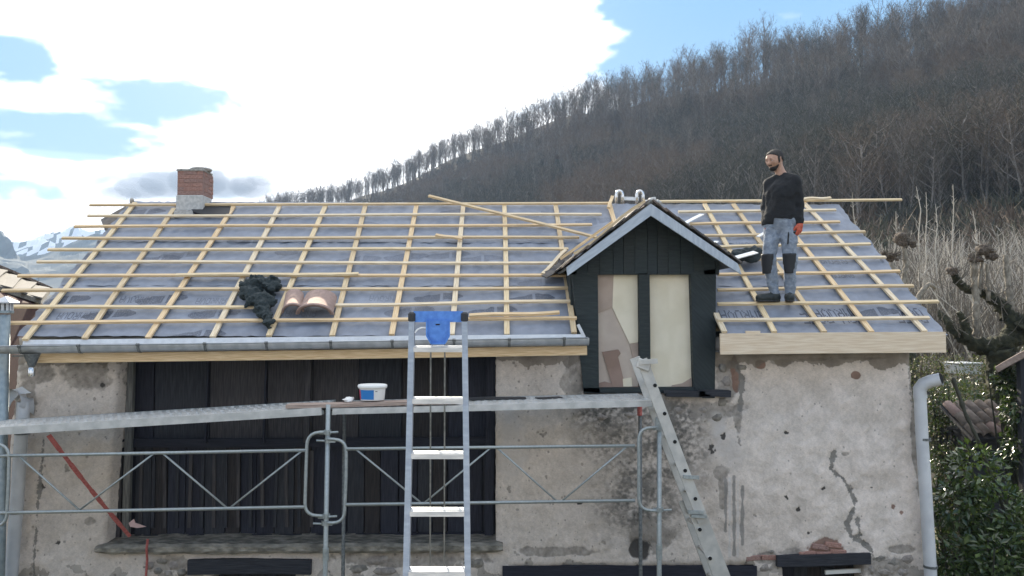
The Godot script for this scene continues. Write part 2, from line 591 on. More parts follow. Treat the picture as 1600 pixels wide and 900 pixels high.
	M.black_cloth = patterned(grain(0.03, L(0.012, 0.02, 0.022), L(0.03, 0.042, 0.045), 4, 55), 0.9, Vector3(4, 4, 4), true, relief(0.05, 6))
	M.cream = patterned(grain(0.008, L(0.74, 0.66, 0.50), L(0.80, 0.72, 0.56), 4, 56), 0.8, Vector3(1.2, 1.2, 1.2), true)  # these four: lit and shaded tones of the dormer panes, put in as colour
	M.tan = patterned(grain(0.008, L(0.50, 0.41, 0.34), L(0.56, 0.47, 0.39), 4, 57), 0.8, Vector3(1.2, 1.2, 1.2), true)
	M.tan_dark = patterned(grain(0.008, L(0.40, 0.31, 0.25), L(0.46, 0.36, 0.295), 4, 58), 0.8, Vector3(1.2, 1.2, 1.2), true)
	M.pane_brown = patterned(grain(0.008, L(0.26, 0.175, 0.135), L(0.32, 0.22, 0.175), 4, 59), 0.8, Vector3(1.2, 1.2, 1.2), true)
	M.skin = patterned(grain(0.03, L(0.40, 0.23, 0.16), L(0.48, 0.29, 0.21), 3, 70), 0.55, Vector3(4, 4, 4), true)
	M.sweater = patterned(grain(0.05, L(0.008, 0.009, 0.011), L(0.016, 0.017, 0.020), 4, 71), 0.9, Vector3(5, 5, 5), true, relief(0.06, 4))
	M.trousers = patterned(grain(0.02, L(0.18, 0.215, 0.27), L(0.30, 0.34, 0.40), 5, 72), 0.9, Vector3(3, 3, 3), true, relief(0.05, 6))
	M.glove = patterned(grain(0.04, L(0.42, 0.075, 0.04), L(0.55, 0.12, 0.07), 3, 73), 0.7, Vector3(6, 6, 6), true)
	M.shoe = plain(L(0.016, 0.022, 0.022), 0.6)
	M.sole = plain(L(0.03, 0.03, 0.03), 0.8)
	M.hair = plain(L(0.014, 0.011, 0.010), 0.7)
	M.eye = plain(L(0.6, 0.58, 0.55), 0.3)
	M.flue = patterned(grain(0.02, L(0.20, 0.25, 0.27), L(0.32, 0.37, 0.39), 4, 74), 0.5, Vector3(2, 2, 2), true, null, 0.3)
	M.pale_tile = patterned(grain(0.05, L(0.10, 0.095, 0.085), L(0.19, 0.18, 0.165), 5, 75), 0.9, Vector3(1.5, 1.5, 1.5), true)
	M.pale_tile1 = patterned(grain(0.05, L(0.11, 0.10, 0.09), L(0.17, 0.16, 0.145), 5, 76), 0.9, Vector3(1.5, 1.5, 1.5), true)
	M.red_wall = patterned(grain(0.03, L(0.045, 0.015, 0.013), L(0.07, 0.024, 0.021), 4, 77), 0.9, Vector3(1, 1, 1), true)
	M.clay_pale = patterned(grain(0.02, L(0.34, 0.25, 0.21), L(0.50, 0.40, 0.35), 4, 78), 0.85, Vector3(3, 3, 3), true)
	# ground and plants
	M.leaf_dry = leafy(L(0.12, 0.095, 0.05), 0.8)
	M.brush_green = plain(L(0.055, 0.058, 0.035), 0.95)
	M.earth = patterned(grain(0.012, L(0.07, 0.065, 0.03), L(0.16, 0.14, 0.07), 5, 61, 512), 0.95, Vector3(0.11, 0.11, 0.11), true, relief(0.03, 8))
	M.hill = patterned(grain(0.014, L(0.022, 0.020, 0.015), L(0.055, 0.046, 0.033), 5, 62, 512), 0.97, Vector3(0.05, 0.05, 0.05), true, relief(0.03, 8))
	M.paving = patterned(grain(0.02, L(0.24, 0.23, 0.21), L(0.38, 0.36, 0.33), 5, 63), 0.9, Vector3(0.7, 0.7, 0.7), true)
	M.bark = patterned(grain(0.03, L(0.14, 0.125, 0.11), L(0.27, 0.245, 0.22), 4, 64), 0.95, Vector3(1.5, 0.6, 1.5), true)
	M.twig = plain(L(0.110, 0.092, 0.074), 0.95)
	M.twig_red = plain(L(0.128, 0.094, 0.066), 0.95)
	M.twig_dark = plain(L(0.052, 0.052, 0.038), 0.95)
	M.stem = plain(L(0.42, 0.385, 0.33), 0.9)
	M.stem1 = plain(L(0.15, 0.132, 0.108), 0.9)
	M.moss = patterned(grain(0.02, L(0.014, 0.016, 0.008), L(0.060, 0.058, 0.032), 5, 65), 0.97, Vector3(1.5, 1.5, 1.5), true, relief(0.04, 8))
	M.plane_bark = patterned(grain(0.02, L(0.16, 0.14, 0.11), L(0.36, 0.32, 0.26), 4, 66), 0.9, Vector3(2, 1, 2), true, relief(0.04, 5))
	M.knob = patterned(grain(0.03, L(0.05, 0.04, 0.03), L(0.17, 0.13, 0.10), 5, 67), 0.97, Vector3(3, 3, 3), true, relief(0.05, 9))
	M.leaf = leafy(L(0.026, 0.045, 0.016), 0.22)
	M.leaf1 = leafy(L(0.042, 0.068, 0.022), 0.22)
	M.leaf3 = leafy(L(0.085, 0.12, 0.04), 0.18)
	M.leaf2 = leafy(L(0.022, 0.030, 0.014), 0.35)

func leafy(c: Color, rough: float) -> StandardMaterial3D:
	var m := plain(c, rough)
	m.backlight_enabled = true
	m.backlight = Color(0.2, 0.26, 0.09)
	return m

# ------------------------------------------------------------------ ground, hill, mountains
var sky_px := [[-400, 480], [150, 462], [330, 430], [420, 345], [520, 326], [600, 299], [700, 252], [800, 214], [900, 178], [1000, 166], [1100, 152], [1200, 143], [1300, 140], [1400, 134], [1500, 128], [1600, 122], [1900, 115], [2600, 120]]
var far_px := [[-400, 620], [200, 560], [420, 500], [520, 470], [700, 400], [900, 335], [1100, 285], [1300, 250], [1600, 220], [2600, 200]]

func table(t: Array, x: float) -> float:
	for i in range(1, t.size()):
		if x <= t[i][0]:
			var f: float = clampf((x - t[i - 1][0]) / float(t[i][0] - t[i - 1][0]), 0, 1)
			return lerpf(t[i - 1][1], t[i][1], f)
	return t[t.size() - 1][1]

func hill_point(px: float, t: float) -> Vector3:
	# t: 0 at the foot of the slope, 1 on the crest, beyond 1 behind it
	var a := atan((px - 800.0) / FOC) + deg_to_rad(1.8)
	var far := table(far_px, px)
	var foot := lerpf(60.0, 26.0, clampf((px - 700.0) / 500.0, 0, 1))
	var e1 := atan((495.0 - table(sky_px, px)) / FOC)
	var e0 := atan(lerpf(-4.9, -1.6, clampf((px - 900.0) / 400.0, 0, 1)) / foot)
	var r := lerpf(foot, far, t)
	var e := lerpf(e0, e1, pow(clampf(t, 0, 1), 0.62))
	var h := EYE.y + r * tan(e)
	if t > 1.0: h -= (r - far) * 0.35
	return Vector3(sin(a) * r, h, -cos(a) * r)

func terrain() -> void:
	var g := Geo.new()
	# one sheet to the horizon, a little uneven
	var n := noise(0.02, 3, 70)
	var rings := [0.0, 3.0, 6.0, 9.0, 12.0, 16.0, 22.0, 30.0, 60.0, 150.0, 500.0, 1500.0, 4000.0]
	for i in rings.size() - 1:
		for j in 36:
			var f := func(r: float, k: int) -> Vector3:
				var a := TAU * k / 36.0
				var y := -0.02 + (n.get_noise_2d(cos(a) * r, sin(a) * r) * 0.12 if r > 20 else 0.0)
				return Vector3(cos(a) * r, y, -9.0 - sin(a) * r)
			g.quad(f.call(rings[i], j), f.call(rings[i + 1], j), f.call(rings[i + 1], j + 1), f.call(rings[i], j + 1))
	structure("ground", g, M.earth, true)
	# the wooded hill
	var hg := Geo.new()
	var hn := noise(0.02, 4, 71)
	var cols := 90
	var rows := 40
	var grid := []
	for i in cols + 1:
		var px := lerpf(-400.0, 2600.0, float(i) / cols)
		var col := []
		for j in rows + 1:
			var t := float(j) / rows * 1.6
			var p := hill_point(px, t)
			p.y += hn.get_noise_2d(p.x, p.z) * clampf(t * 12.0, 0, 2.5)
			if j == 0: p.y = -0.5
			if j == rows: p.y = minf(p.y, 0.0)
			col.append(p)
		grid.append(col)
	for i in cols:
		for j in rows:
			hg.quad(grid[i][j], grid[i + 1][j], grid[i + 1][j + 1], grid[i][j + 1])
	structure("hillside", hg, M.hill, true)
	# terrace in front, from which the picture is taken
	var tg := Geo.new()
	block(tg, Vector3(0, 3.2, -0.85), Vector3(12, 0.2, 8.0))
	structure("terrace", tg, M.paving)
	# snow mountains far off on the left: three ranges
	var rock := StandardMaterial3D.new()
	rock.vertex_color_use_as_albedo = true
	rock.roughness = 0.95
	var mg := Geo.new()
	mg.use_tint = true
	var mn := noise(0.008, 5, 72)
	var range_of := func(dist: float, line: Array, deep: float, snow: float, sd: float) -> void:
		var c := 220
		var r := 30
		var pts := []
		for i in c + 1:
			var px := lerpf(-700.0, 420.0, float(i) / c)
			var a := atan((px - 800.0) / FOC) + deg_to_rad(1.8)
			var top: float = dist * (495.0 - table(line, px)) / FOC * 1.0 / maxf(cos(a), 0.3) + EYE.y
			var col := []
			for j in r + 1:
				var t := float(j) / r
				var d := dist / maxf(cos(a), 0.3) - deep * (1.0 - t)
				var p := Vector3(sin(a) * d, top * pow(t, 1.25), -cos(a) * d)
				var w := mn.get_noise_3d(p.x + sd, p.y * 3.0, p.z)
				p.y += w * top * 0.22 * t * (1.0 if j < r else 0.45)
				p.x += w * 30.0 * (1.0 - absf(t - 0.5))
				col.append(p)
			var last: Vector3 = col[r]
			col.append(Vector3(last.x * 1.15, 0.0, last.z * 1.15))
			pts.append(col)
		for i in c:
			for j in r + 1:
				var p: Vector3 = pts[i][j]
				var steep := absf(mn.get_noise_3d(p.x * 2.0, p.y * 7.0, p.z * 2.0 + sd))
				var white := p.y > snow and steep < 0.17 + (p.y - snow) / snow * 0.22
				mg.tint = Color(0.72, 0.75, 0.80) if white else Color(0.085, 0.10, 0.105)
				mg.quad(pts[i][j], pts[i + 1][j], pts[i + 1][j + 1], pts[i][j + 1])
	range_of.call(1500.0, [[-700, 380], [-300, 372], [-60, 380], [0, 396], [45, 391], [80, 381], [105, 373], [128, 381], [150, 374], [200, 366], [300, 362], [420, 368]], 360.0, 96.0, 0.0)
	range_of.call(1000.0, [[-700, 330], [-200, 345], [-40, 366], [0, 392], [40, 410], [75, 406], [120, 390], [170, 380], [260, 352], [420, 352]], 360.0, 900.0, 500.0)
	structure("mountain_range", mg, rock)
	# low grey cloud hanging beyond the ridge beside the chimney
	var cloud := Node3D.new()
	cloud.name = "cloud"
	add_child(cloud)
	cloud.set_meta("kind", "structure")
	cloud.set_meta("label", "low grey cloud hanging beyond the ridge behind the chimney")
	for q in [[185, 303, 34, 10], [220, 294, 40, 17], [262, 286, 44, 22], [310, 283, 48, 26], [352, 288, 50, 22], [392, 290, 34, 20], [408, 280, 22, 10], [338, 262, 14, 12]]:
		var f := FogVolume.new()
		f.name = "puff"
		f.shape = RenderingServer.FOG_VOLUME_SHAPE_ELLIPSOID
		var k := 1250.0 / FOC
		f.size = Vector3(q[2] * 2.0 * k, q[3] * 2.0 * k, 60.0)
		var fm := FogMaterial.new()
		fm.albedo = Color(0.62, 0.67, 0.74)
		fm.density = 0.016
		f.material = fm
		cloud.add_child(f, true)
		f.position = EYE + ray(q[0], q[1]) * 1250.0

# ------------------------------------------------------------------ the house
func fx(x: float, y: float) -> float:      # the old walls lean outwards towards the ground
	return x * (1.0 + maxf(4.48 - y, 0.0) * 0.0135)

func wall_px(px: float, py: float) -> Vector2:
	var p := on_z(px, py, FRONT)
	return Vector2(p.x / (1.0 + maxf(4.48 - p.y, 0.0) * 0.0135), p.y)

func seg_dist(p: Vector2, a: Vector2, b: Vector2) -> float:
	var ab := b - a
	return p.distance_to(a + ab * clampf((p - a).dot(ab) / ab.length_squared(), 0, 1))

var render_relief := PackedFloat32Array()

func wall_material() -> StandardMaterial3D:
	# lime render: patches of cement, mould below the dormer, cracks, drips, pits
	var W := 1792
	var H := 512
	var im := Image.create(W, H, false, Image.FORMAT_RGB8)
	var hm := Image.create(W, H, false, Image.FORMAT_RGB8)
	render_relief.resize(W * H)
	var n1 := noise(0.55, 4, 81)
	var n2 := noise(3.2, 5, 82)
	var n3 := noise(14.0, 3, 83)
	var n4 := noise(1.6, 4, 84)
	var pits := noise(7.5, 1, 85, FastNoiseLite.TYPE_CELLULAR)
	pits.cellular_return_type = FastNoiseLite.RETURN_DISTANCE
	# centre px, py, half sizes in px, kind: 0 cement grey, 1 mould, 2 pale lime, 3 dark hole, 4 brown earth
	var spots := []
	for s in [[135, 584, 46, 28, 0], [52, 580, 30, 22, 0], [40, 640, 16, 60, 0], [893, 600, 20, 26, 0], [900, 575, 12, 40, 0], [1010, 720, 95, 110, 1], [940, 650, 50, 60, 1], [1060, 680, 50, 70, 1], [1000, 640, 120, 24, 1], [1000, 800, 60, 50, 1], [1018, 838, 34, 30, 0], [1000, 860, 15, 15, 3],
			[1134, 600, 16, 46, 0], [1150, 585, 7, 26, 4], [1118, 640, 40, 16, 0], [1127, 738, 13, 12, 0], [1152, 655, 8, 26, 0], [1123, 662, 13, 22, 2], [1140, 700, 26, 34, 2], [1112, 702, 5, 9, 3], [1131, 682, 4, 6, 3], [1155, 690, 4, 8, 0], [1128, 772, 7, 22, 0],
			[1228, 677, 4, 3, 3], [1228, 777, 4, 3, 3], [1263, 834, 4, 3, 3], [1362, 762, 4, 2, 3], [1247, 796, 4, 3, 3], [1286, 763, 3, 2, 3], [1320, 709, 8, 5, 0], [1337, 586, 7, 6, 4], [1396, 792, 3, 4, 4], [1409, 801, 3, 3, 4], [1408, 858, 22, 8, 0],
			[1220, 566, 26, 5, 0], [1190, 570, 9, 8, 4], [1270, 562, 30, 3, 0], [1340, 560, 40, 3, 0], [1425, 600, 6, 40, 0], [1432, 700, 7, 90, 0], [850, 678, 5, 4, 0], [838, 675, 4, 3, 0], [905, 785, 5, 3, 3], [942, 848, 5, 3, 0], [795, 765, 4, 5, 0], [800, 700, 22, 60, 2],
			[92, 848, 4, 3, 3], [160, 602, 4, 3, 3], [104, 730, 4, 6, 0], [140, 815, 9, 8, 0], [64, 760, 5, 4, 3], [262, 880, 40, 14, 0], [225, 870, 26, 9, 2], [860, 862, 70, 8, 0], [720, 870, 60, 10, 2], [640, 872, 120, 16, 0], [1200, 872, 26, 10, 0], [1385, 885, 40, 16, 0], [1290, 858, 34, 14, 4], [1235, 864, 20, 8, 0]]:
		var c := wall_px(s[0], s[1])
		spots.append([c, s[2] / 137.0, s[3] / 137.0, s[4]])
	var cracks := []
	for line in [[[1303, 706], [1299, 733], [1318, 748], [1330, 768], [1338, 783], [1332, 800], [1324, 820], [1330, 838], [1352, 850], [1362, 862]], [[1341, 812], [1343, 834], [1334, 842]], [[68, 690], [60, 770], [52, 900]], [[1150, 570], [1160, 590], [1156, 640]]]:
		for i in line.size() - 1:
			cracks.append([wall_px(line[i][0], line[i][1]), wall_px(line[i + 1][0], line[i + 1][1]), 0.018 if line[0][0] == 68 else 0.028])
	var drips := []
	for d in [[1134, 750, 830, 0.02, 0], [1140, 748, 868, 0.018, 2], [1147, 745, 866, 0.022, 0], [1153, 750, 870, 0.012, 2], [1160, 760, 850, 0.02, 0]]:
		drips.append([wall_px(d[0], d[1]), wall_px(d[0], d[2]), d[3], d[4]])
	for iy in H:
		var y := 1.6 + 3.0 * (1.0 - (iy + 0.5) / H)
		for ix in W:
			var x := -5.4 + 10.6 * (ix + 0.5) / W
			var p := Vector2(x, y)
			var a := n1.get_noise_2d(x, y)
			var b := n2.get_noise_2d(x, y)
			var f := n3.get_noise_2d(x, y)
			var base := Color(0.655, 0.575, 0.505).lerp(Color(0.545, 0.475, 0.415), clampf(0.5 + a * 0.9 - x * 0.07, 0, 1))
			base = base.lerp(Color(0.71, 0.62, 0.555), clampf((x - 2.6) * 0.5, 0, 0.7) * clampf(0.6 + b, 0, 1))
			base = base * (1.0 + b * 0.14 + f * 0.13 + n3.get_noise_2d(x * 2.2, y * 4.5) * 0.16)
			var high := 0.5 + b * 0.20 + f * 0.16
			var warp := n4.get_noise_2d(x * 2.0, y * 2.0) * 0.7 + b * 0.55 + f * 0.15
			# bottom of the wall: the render has come away in places
			var low := clampf((2.22 - y) * 3.0 + warp * 1.1 - 0.1, 0, 1)
			if low > 0.4:
				base = base.lerp(Color(0.24, 0.215, 0.185) * (1.0 + b * 0.6), 0.7); high -= 0.2
			for s in spots:
				var q: Vector2 = p - s[0]
				if absf(q.x) > s[1] * 2.0 or absf(q.y) > s[2] * 2.0: continue
				var r := sqrt(pow(q.x / s[1], 2) + pow(q.y / s[2], 2)) + warp * 0.55
				if s[1] < 0.045: r = r * 1.25 + f * 1.3
				if s[4 - 1] == 0 and r < 1.0:
					base = base.lerp(Color(0.29, 0.255, 0.22) * (1.0 + b * 0.45 + f * 0.4), clampf((1.0 - r) * 5.0, 0, 0.85)); high -= 0.12
				elif s[3] == 1:
					var w := clampf((1.4 - r) * 0.9, 0, 1) * clampf(0.60 + b * 0.9 + f * 0.8, 0, 1)
					base = base.lerp(Color(0.085, 0.080, 0.070), w * 0.88)
				elif s[3] == 2 and r < 1.2:
					base = base.lerp(Color(0.55, 0.50, 0.46), clampf((1.2 - r) * 1.2, 0, 0.75))
				elif s[3] == 3 and r < 1.1:
					base = base.lerp(Color(0.05, 0.045, 0.04), clampf((1.1 - r) * 5.0, 0, 0.95)); high -= 0.35
				elif s[3] == 4 and r < 1.0:
					base = base.lerp(Color(0.22, 0.125, 0.09) * (1.0 + b * 0.4), clampf((1.0 - r) * 8.0, 0, 0.9)); high -= 0.15
			for c in cracks:
				var d := seg_dist(p, c[0], c[1]) + (b * 0.03 + f * 0.022 + n3.get_noise_2d(x * 3.0, y * 3.0) * 0.012)
				if d < c[2]:
					base = base.lerp(Color(0.20, 0.185, 0.165), clampf((c[2] - d) * 120.0, 0, 0.9)); high -= 0.22
			for c in drips:
				var d := seg_dist(p, c[0], c[1]) + b * 0.02
				if d < c[2]:
					base = base.lerp(Color(0.55, 0.51, 0.48) if c[3] == 2 else Color(0.23, 0.215, 0.20), clampf((c[2] - d) * 110.0, 0, 0.85))
			# pits and little knocks
			var pt := pits.get_noise_2d(x, y)
			if pt < -0.965 + maxf(0.0, warp) * 0.17 - (0.02 if x > 2.5 else 0.0):
				base = base * 0.6; high -= 0.25
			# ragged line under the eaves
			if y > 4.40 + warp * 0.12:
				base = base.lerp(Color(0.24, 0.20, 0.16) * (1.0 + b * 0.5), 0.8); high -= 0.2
			im.set_pixel(ix, iy, base.clamp().linear_to_srgb())
			high = clampf(high, 0, 1)
			hm.set_pixel(ix, iy, Color(high, high, high))
			render_relief[iy * W + ix] = high
	var m := StandardMaterial3D.new()
	m.albedo_texture = ImageTexture.create_from_image(im)
	m.roughness = 0.95
	hm.bump_map_to_normal_map(3.0)
	m.normal_enabled = true
	m.normal_texture = ImageTexture.create_from_image(hm)
	return m

func house() -> void:
	var home := thing("house", "old rendered stone house with its roof stripped to membrane and new battens", "house", Vector3(0, 0, FRONT))
	M.render = wall_material()
	# openings in wall coordinates (x before the lean)
	var barn_a := wall_px(188, 560)
	var barn_b := wall_px(775, 850)
	var holes := [Rect2(barn_a.x, barn_b.y, barn_b.x - barn_a.x, 4.62 - barn_b.y), Rect2(1.11, 4.07, 1.47, 1.0)]
	var d1 := wall_px(330, 895); var d1b := wall_px(462, 895)
	holes.append(Rect2(d1.x, -0.2, d1b.x - d1.x, d1.y + 0.2))
	var d2 := wall_px(792, 885); var d2b := wall_px(1178, 885)
	holes.append(Rect2(d2.x, -0.2, d2b.x - d2.x, d2.y + 0.2))
	var d3 := wall_px(1222, 882); var d3b := wall_px(1350, 882)
	holes.append(Rect2(d3.x, -0.2, d3b.x - d3.x, d3.y + 0.2))
	var xs := []
	var ys := []
	for i in 241: xs.append(-5.22 + 10.12 * i / 240.0)
	for i in 116: ys.append(-0.2 + 4.92 * i / 115.0)
	for h in holes:
		for e in [h.position.x, h.end.x]:
			var best := 0
			for i in xs.size():
				if absf(xs[i] - e) < absf(xs[best] - e): best = i
			xs[best] = e
		for e in [h.position.y, h.end.y]:
			var best := 0
			for i in ys.size():
				if absf(ys[i] - e) < absf(ys[best] - e): best = i
			if e > -0.1 and e < 4.7: ys[best] = e
	var wn := noise(1.1, 3, 90)
	var wf := noise(5.0, 2, 91)
	var at := func(i: int, j: int) -> Vector3:
		var x: float = xs[i]
		var y: float = ys[j]
		var u := clampi(int((x + 5.4) / 10.6 * 1792.0), 0, 1791)
		var v := clampi(int((1.0 - (y - 1.6) / 3.0) * 512.0), 0, 511)
		var deep: float = (render_relief[v * 1792 + u] - 0.5) * 0.045
		return Vector3(fx(x, y) + wf.get_noise_2d(x * 3, y * 3) * 0.012, y + wf.get_noise_2d(y * 3, x * 3 + 9) * 0.01, FRONT + wn.get_noise_2d(x, y) * 0.03 + wf.get_noise_2d(x, y) * 0.012 + deep)
	var open := func(i: int, j: int) -> bool:
		if i < 0 or j < 0 or i >= xs.size() - 1 or j >= ys.size() - 1: return true
		var c := Vector2((xs[i] + xs[i + 1]) / 2, (ys[j] + ys[j + 1]) / 2)
		for h in holes:
			if h.has_point(c): return true
		return false
	var uv := func(p: Vector3) -> Vector2: return Vector2((p.x / (1.0 + maxf(4.48 - p.y, 0.0) * 0.0135) + 5.4) / 10.6, 1.0 - (p.y - 1.6) / 3.0)
	var g := Geo.new()
	var back := Vector3(0, 0, -0.42)
	for i in xs.size() - 1:
		for j in ys.size() - 1:
			if open.call(i, j): continue
			var a: Vector3 = at.call(i, j); var b: Vector3 = at.call(i + 1, j); var c: Vector3 = at.call(i + 1, j + 1); var d: Vector3 = at.call(i, j + 1)
			g.quad(a, b, c, d, uv.call(a), uv.call(b), uv.call(c), uv.call(d))
			for e in [[-1, 0, d, a], [1, 0, b, c], [0, -1, a, b], [0, 1, c, d]]:
				if open.call(i + e[0], j + e[1]):
					var p: Vector3 = e[2]; var q: Vector3 = e[3]
					var o := Vector2(e[0] * -0.03, e[1] * -0.1)
					g.quad(q, p, p + back, q + back, uv.call(q), uv.call(p), uv.call(p) + o, uv.call(q) + o)
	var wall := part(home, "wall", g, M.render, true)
	# gable ends and back wall
	for s in [-1.0, 1.0]:
		var x0 := -5.17 if s < 0 else 4.90
		var gg := Geo.new()
		prism(gg, [Vector3(fx(x0, 0), 0, -9.93), Vector3(x0, 4.75, -9.93), Vector3(x0, 6.42, -12.0), Vector3(x0, 4.75, -14.3), Vector3(fx(x0, 0), 0, -14.3)], Vector3(0.4 * -s, 0, 0))
		part(home, "wall", gg, M.mortar)
	var bg := Geo.new()
	block(bg, Vector3(-0.1, 2.35, -14.5), Vector3(10.0, 4.7, 0.4))
	part(home, "wall", bg, M.mortar)
	wall_pieces(home, wall)
	barn_front(home, barn_a, barn_b)
	lower_openings(home)
	roof(home)
	eaves(home)
	chimney(home)
	dormer(home)
	pipes(home)

func wall_pieces(home: Node3D, wall: Node3D) -> void:
	# bricks above the small opening and rubble where the render is gone
	for b in [[1262, 866, 0], [1288, 866, 0], [1310, 863, 0], [1282, 855, 1], [1302, 852, 0], [1200, 871, 0], [1178, 872, 1]]:
		var g := Geo.new()
		var p := on_z(b[0], b[1], FRONT)
		block(g, Vector3(p.x, p.y, FRONT - 0.035), Vector3(0.19, 0.06, 0.09), Basis(Vector3.BACK, rng.randf_range(-0.15, 0.15)), 0.008)
		part(wall, "brick", g, M.brick if b[2] == 0 else M.brick1)
	for s in [[1372, 872, 17, 9], [1396, 880, 14, 10], [1418, 874, 12, 9], [1384, 893, 15, 8], [1412, 894, 13, 8], [1362, 890, 8, 8], [1196, 888, 14, 8], [1205, 862, 9, 5], [252, 876, 11, 7], [272, 884, 10, 8], [234, 884, 9, 7], [246, 892, 8, 6], [262, 897, 9, 6], [284, 895, 8, 6], [590, 876, 26, 9], [560, 890, 20, 8], [740, 880, 24, 9], [690, 890, 22, 8], [600, 893, 22, 7],
			[905, 618, 6, 7], [1128, 628, 10, 8], [1136, 596, 8, 9], [1130, 575, 7, 8], [1120, 652, 12, 8], [1100, 640, 13, 6], [1060, 641, 14, 7], [1030, 650, 11, 7], [985, 648, 14, 6], [940, 652, 12, 6], [1160, 574, 9, 5]]:
		var g := Geo.new()
		var p := on_z(s[0], s[1], FRONT)
		stone(g, Vector3(p.x, p.y, FRONT - 0.03), Vector3(s[2] / 137.0, s[3] / 137.0, 0.055), 0.16)
		part(wall, "stone", g, M.stone if rng.randf() < 0.6 else M.stone1, true)

func barn_front(home: Node3D, a: Vector2, b: Vector2) -> void:
	# the big opening closed with dark upright planks, set back in the wall
	var z := FRONT - 0.34
	var door := Node3D.new()
	door.name = "plank_screen"
	home.add_child(door)
	door.position = -home.position
	var x := fx(a.x, 3.4) - 0.12
	var k := 0
	while x < b.x + 0.1:
		var w := rng.randf_range(0.17, 0.24)
		var g := Geo.new()
		var dz := rng.randf_range(-0.012, 0.012)
		bar(g, Vector3(x + w / 2, b.y - 0.05, z + dz), Vector3(x + w / 2, 3.52, z + dz + rng.randf_range(-0.006, 0.006)), w - 0.012, 0.028, Vector3.BACK, 2, 0.004)
		part(door, "plank", g, M["old%d" % (k % 4)])
		x += w
		k += 1
	var joints := [180.0, 240.0, 327.0, 417.0, 488.0, 560.0, 628.0, 700.0, 790.0]
	for i in joints.size() - 1:
		var x0 := on_z(joints[i], 620, z).x
		var x1 := on_z(joints[i + 1], 620, z).x
		var h := Geo.new()
		bar(h, Vector3((x0 + x1) / 2, 3.50, z - 0.035), Vector3((x0 + x1) / 2, 4.9, z - 0.030 - 0.006 * (i % 3)), x1 - x0 - 0.012, 0.02, Vector3.BACK, 3, 0.003)
		part(door, "board", h, M.old_brown if i in [2, 3, 4] else M["old%d" % (i % 4)])
	# back board so that no daylight shows between planks
	var bb := Geo.new()
	block(bb, Vector3((a.x + b.x) / 2, 3.6, z - 0.09), Vector3(b.x - a.x + 0.6, 2.9, 0.03))
	part(door, "back_board", bb, M.old0)
	# rails, the narrow slats below, posts
	for r in [[690, 0.10], [838, 0.08]]:
		var y := on_z(480, r[0], z).y
		var g := Geo.new()
		bar(g, Vector3(fx(a.x, y) - 0.05, y, z + 0.04), Vector3(b.x + 0.05, y, z + 0.04), r[1], 0.05, Vector3.BACK, 3, 0.006)
		part(door, "rail", g, M.old0)
	for px in range(222, 500, 19):
		var p := on_z(px, 765, z)
		var g := Geo.new()
		bar(g, Vector3(p.x, 2.52, z + 0.03), Vector3(p.x + rng.randf_range(-0.02, 0.02), 3.40, z + 0.03), 0.035, 0.03, Vector3.BACK, 2, 0.004)
		part(door, "slat", g, M.old_brown if px % 2 == 0 else M.old1)
	for p in [[205, 0.075, "old_grey"], [194, 0.05, "old_brown"], [768, 0.10, "old3"], [484, 0.06, "old_brown"], [417, 0.02, "old0"], [327, 0.02, "old0"]]:
		var q := on_z(p[0], 600, FRONT - 0.25)
		var g := Geo.new()
		bar(g, Vector3(q.x - 0.03, (3.5 if p[0] in [484, 417, 327] else b.y), FRONT - 0.25), Vector3(q.x, 4.9, FRONT - 0.25), p[1], 0.07, Vector3.BACK, 3, 0.006)
		part(door, "post", g, M[p[2]])
	# stone sill
	var s0 := on_z(150, 858, FRONT + 0.06)
	var s1 := on_z(786, 855, FRONT + 0.06)
	var g := Geo.new()
	var n := noise(2.0, 3, 92)
	var segs := 60
	var prev := []
	for i in segs + 1:
		var f := float(i) / segs
		var c := s0.lerp(s1, f)
		var r := 0.055 + n.get_noise_1d(f * 6.0) * 0.012
		if i == 0 or i == segs: r *= 0.6
		var ring := []
		for q in [Vector2(-0.4, -1), Vector2(0.075, -1.0), Vector2(0.10, -0.4), Vector2(0.10, 0.5), Vector2(0.07, 1.0), Vector2(-0.4, 1.15)]:
			ring.append(Vector3(c.x, c.y + q.y * r + n.get_noise_2d(f * 20.0, q.y) * 0.008, FRONT + q.x + n.get_noise_2d(f * 17.0, q.x * 9.0) * 0.012))
		if i > 0:
			for j in 6: g.quad(prev[j], ring[j], ring[(j + 1) % 6], prev[(j + 1) % 6])
		if i == 0:
			for j in range(1, 5): g.tri(ring[0], ring[j], ring[j + 1])
		if i == segs:
			for j in range(1, 5): g.tri(ring[0], ring[j + 1], ring[j])
		prev = ring
	part(home, "window_sill", g, M.sill)

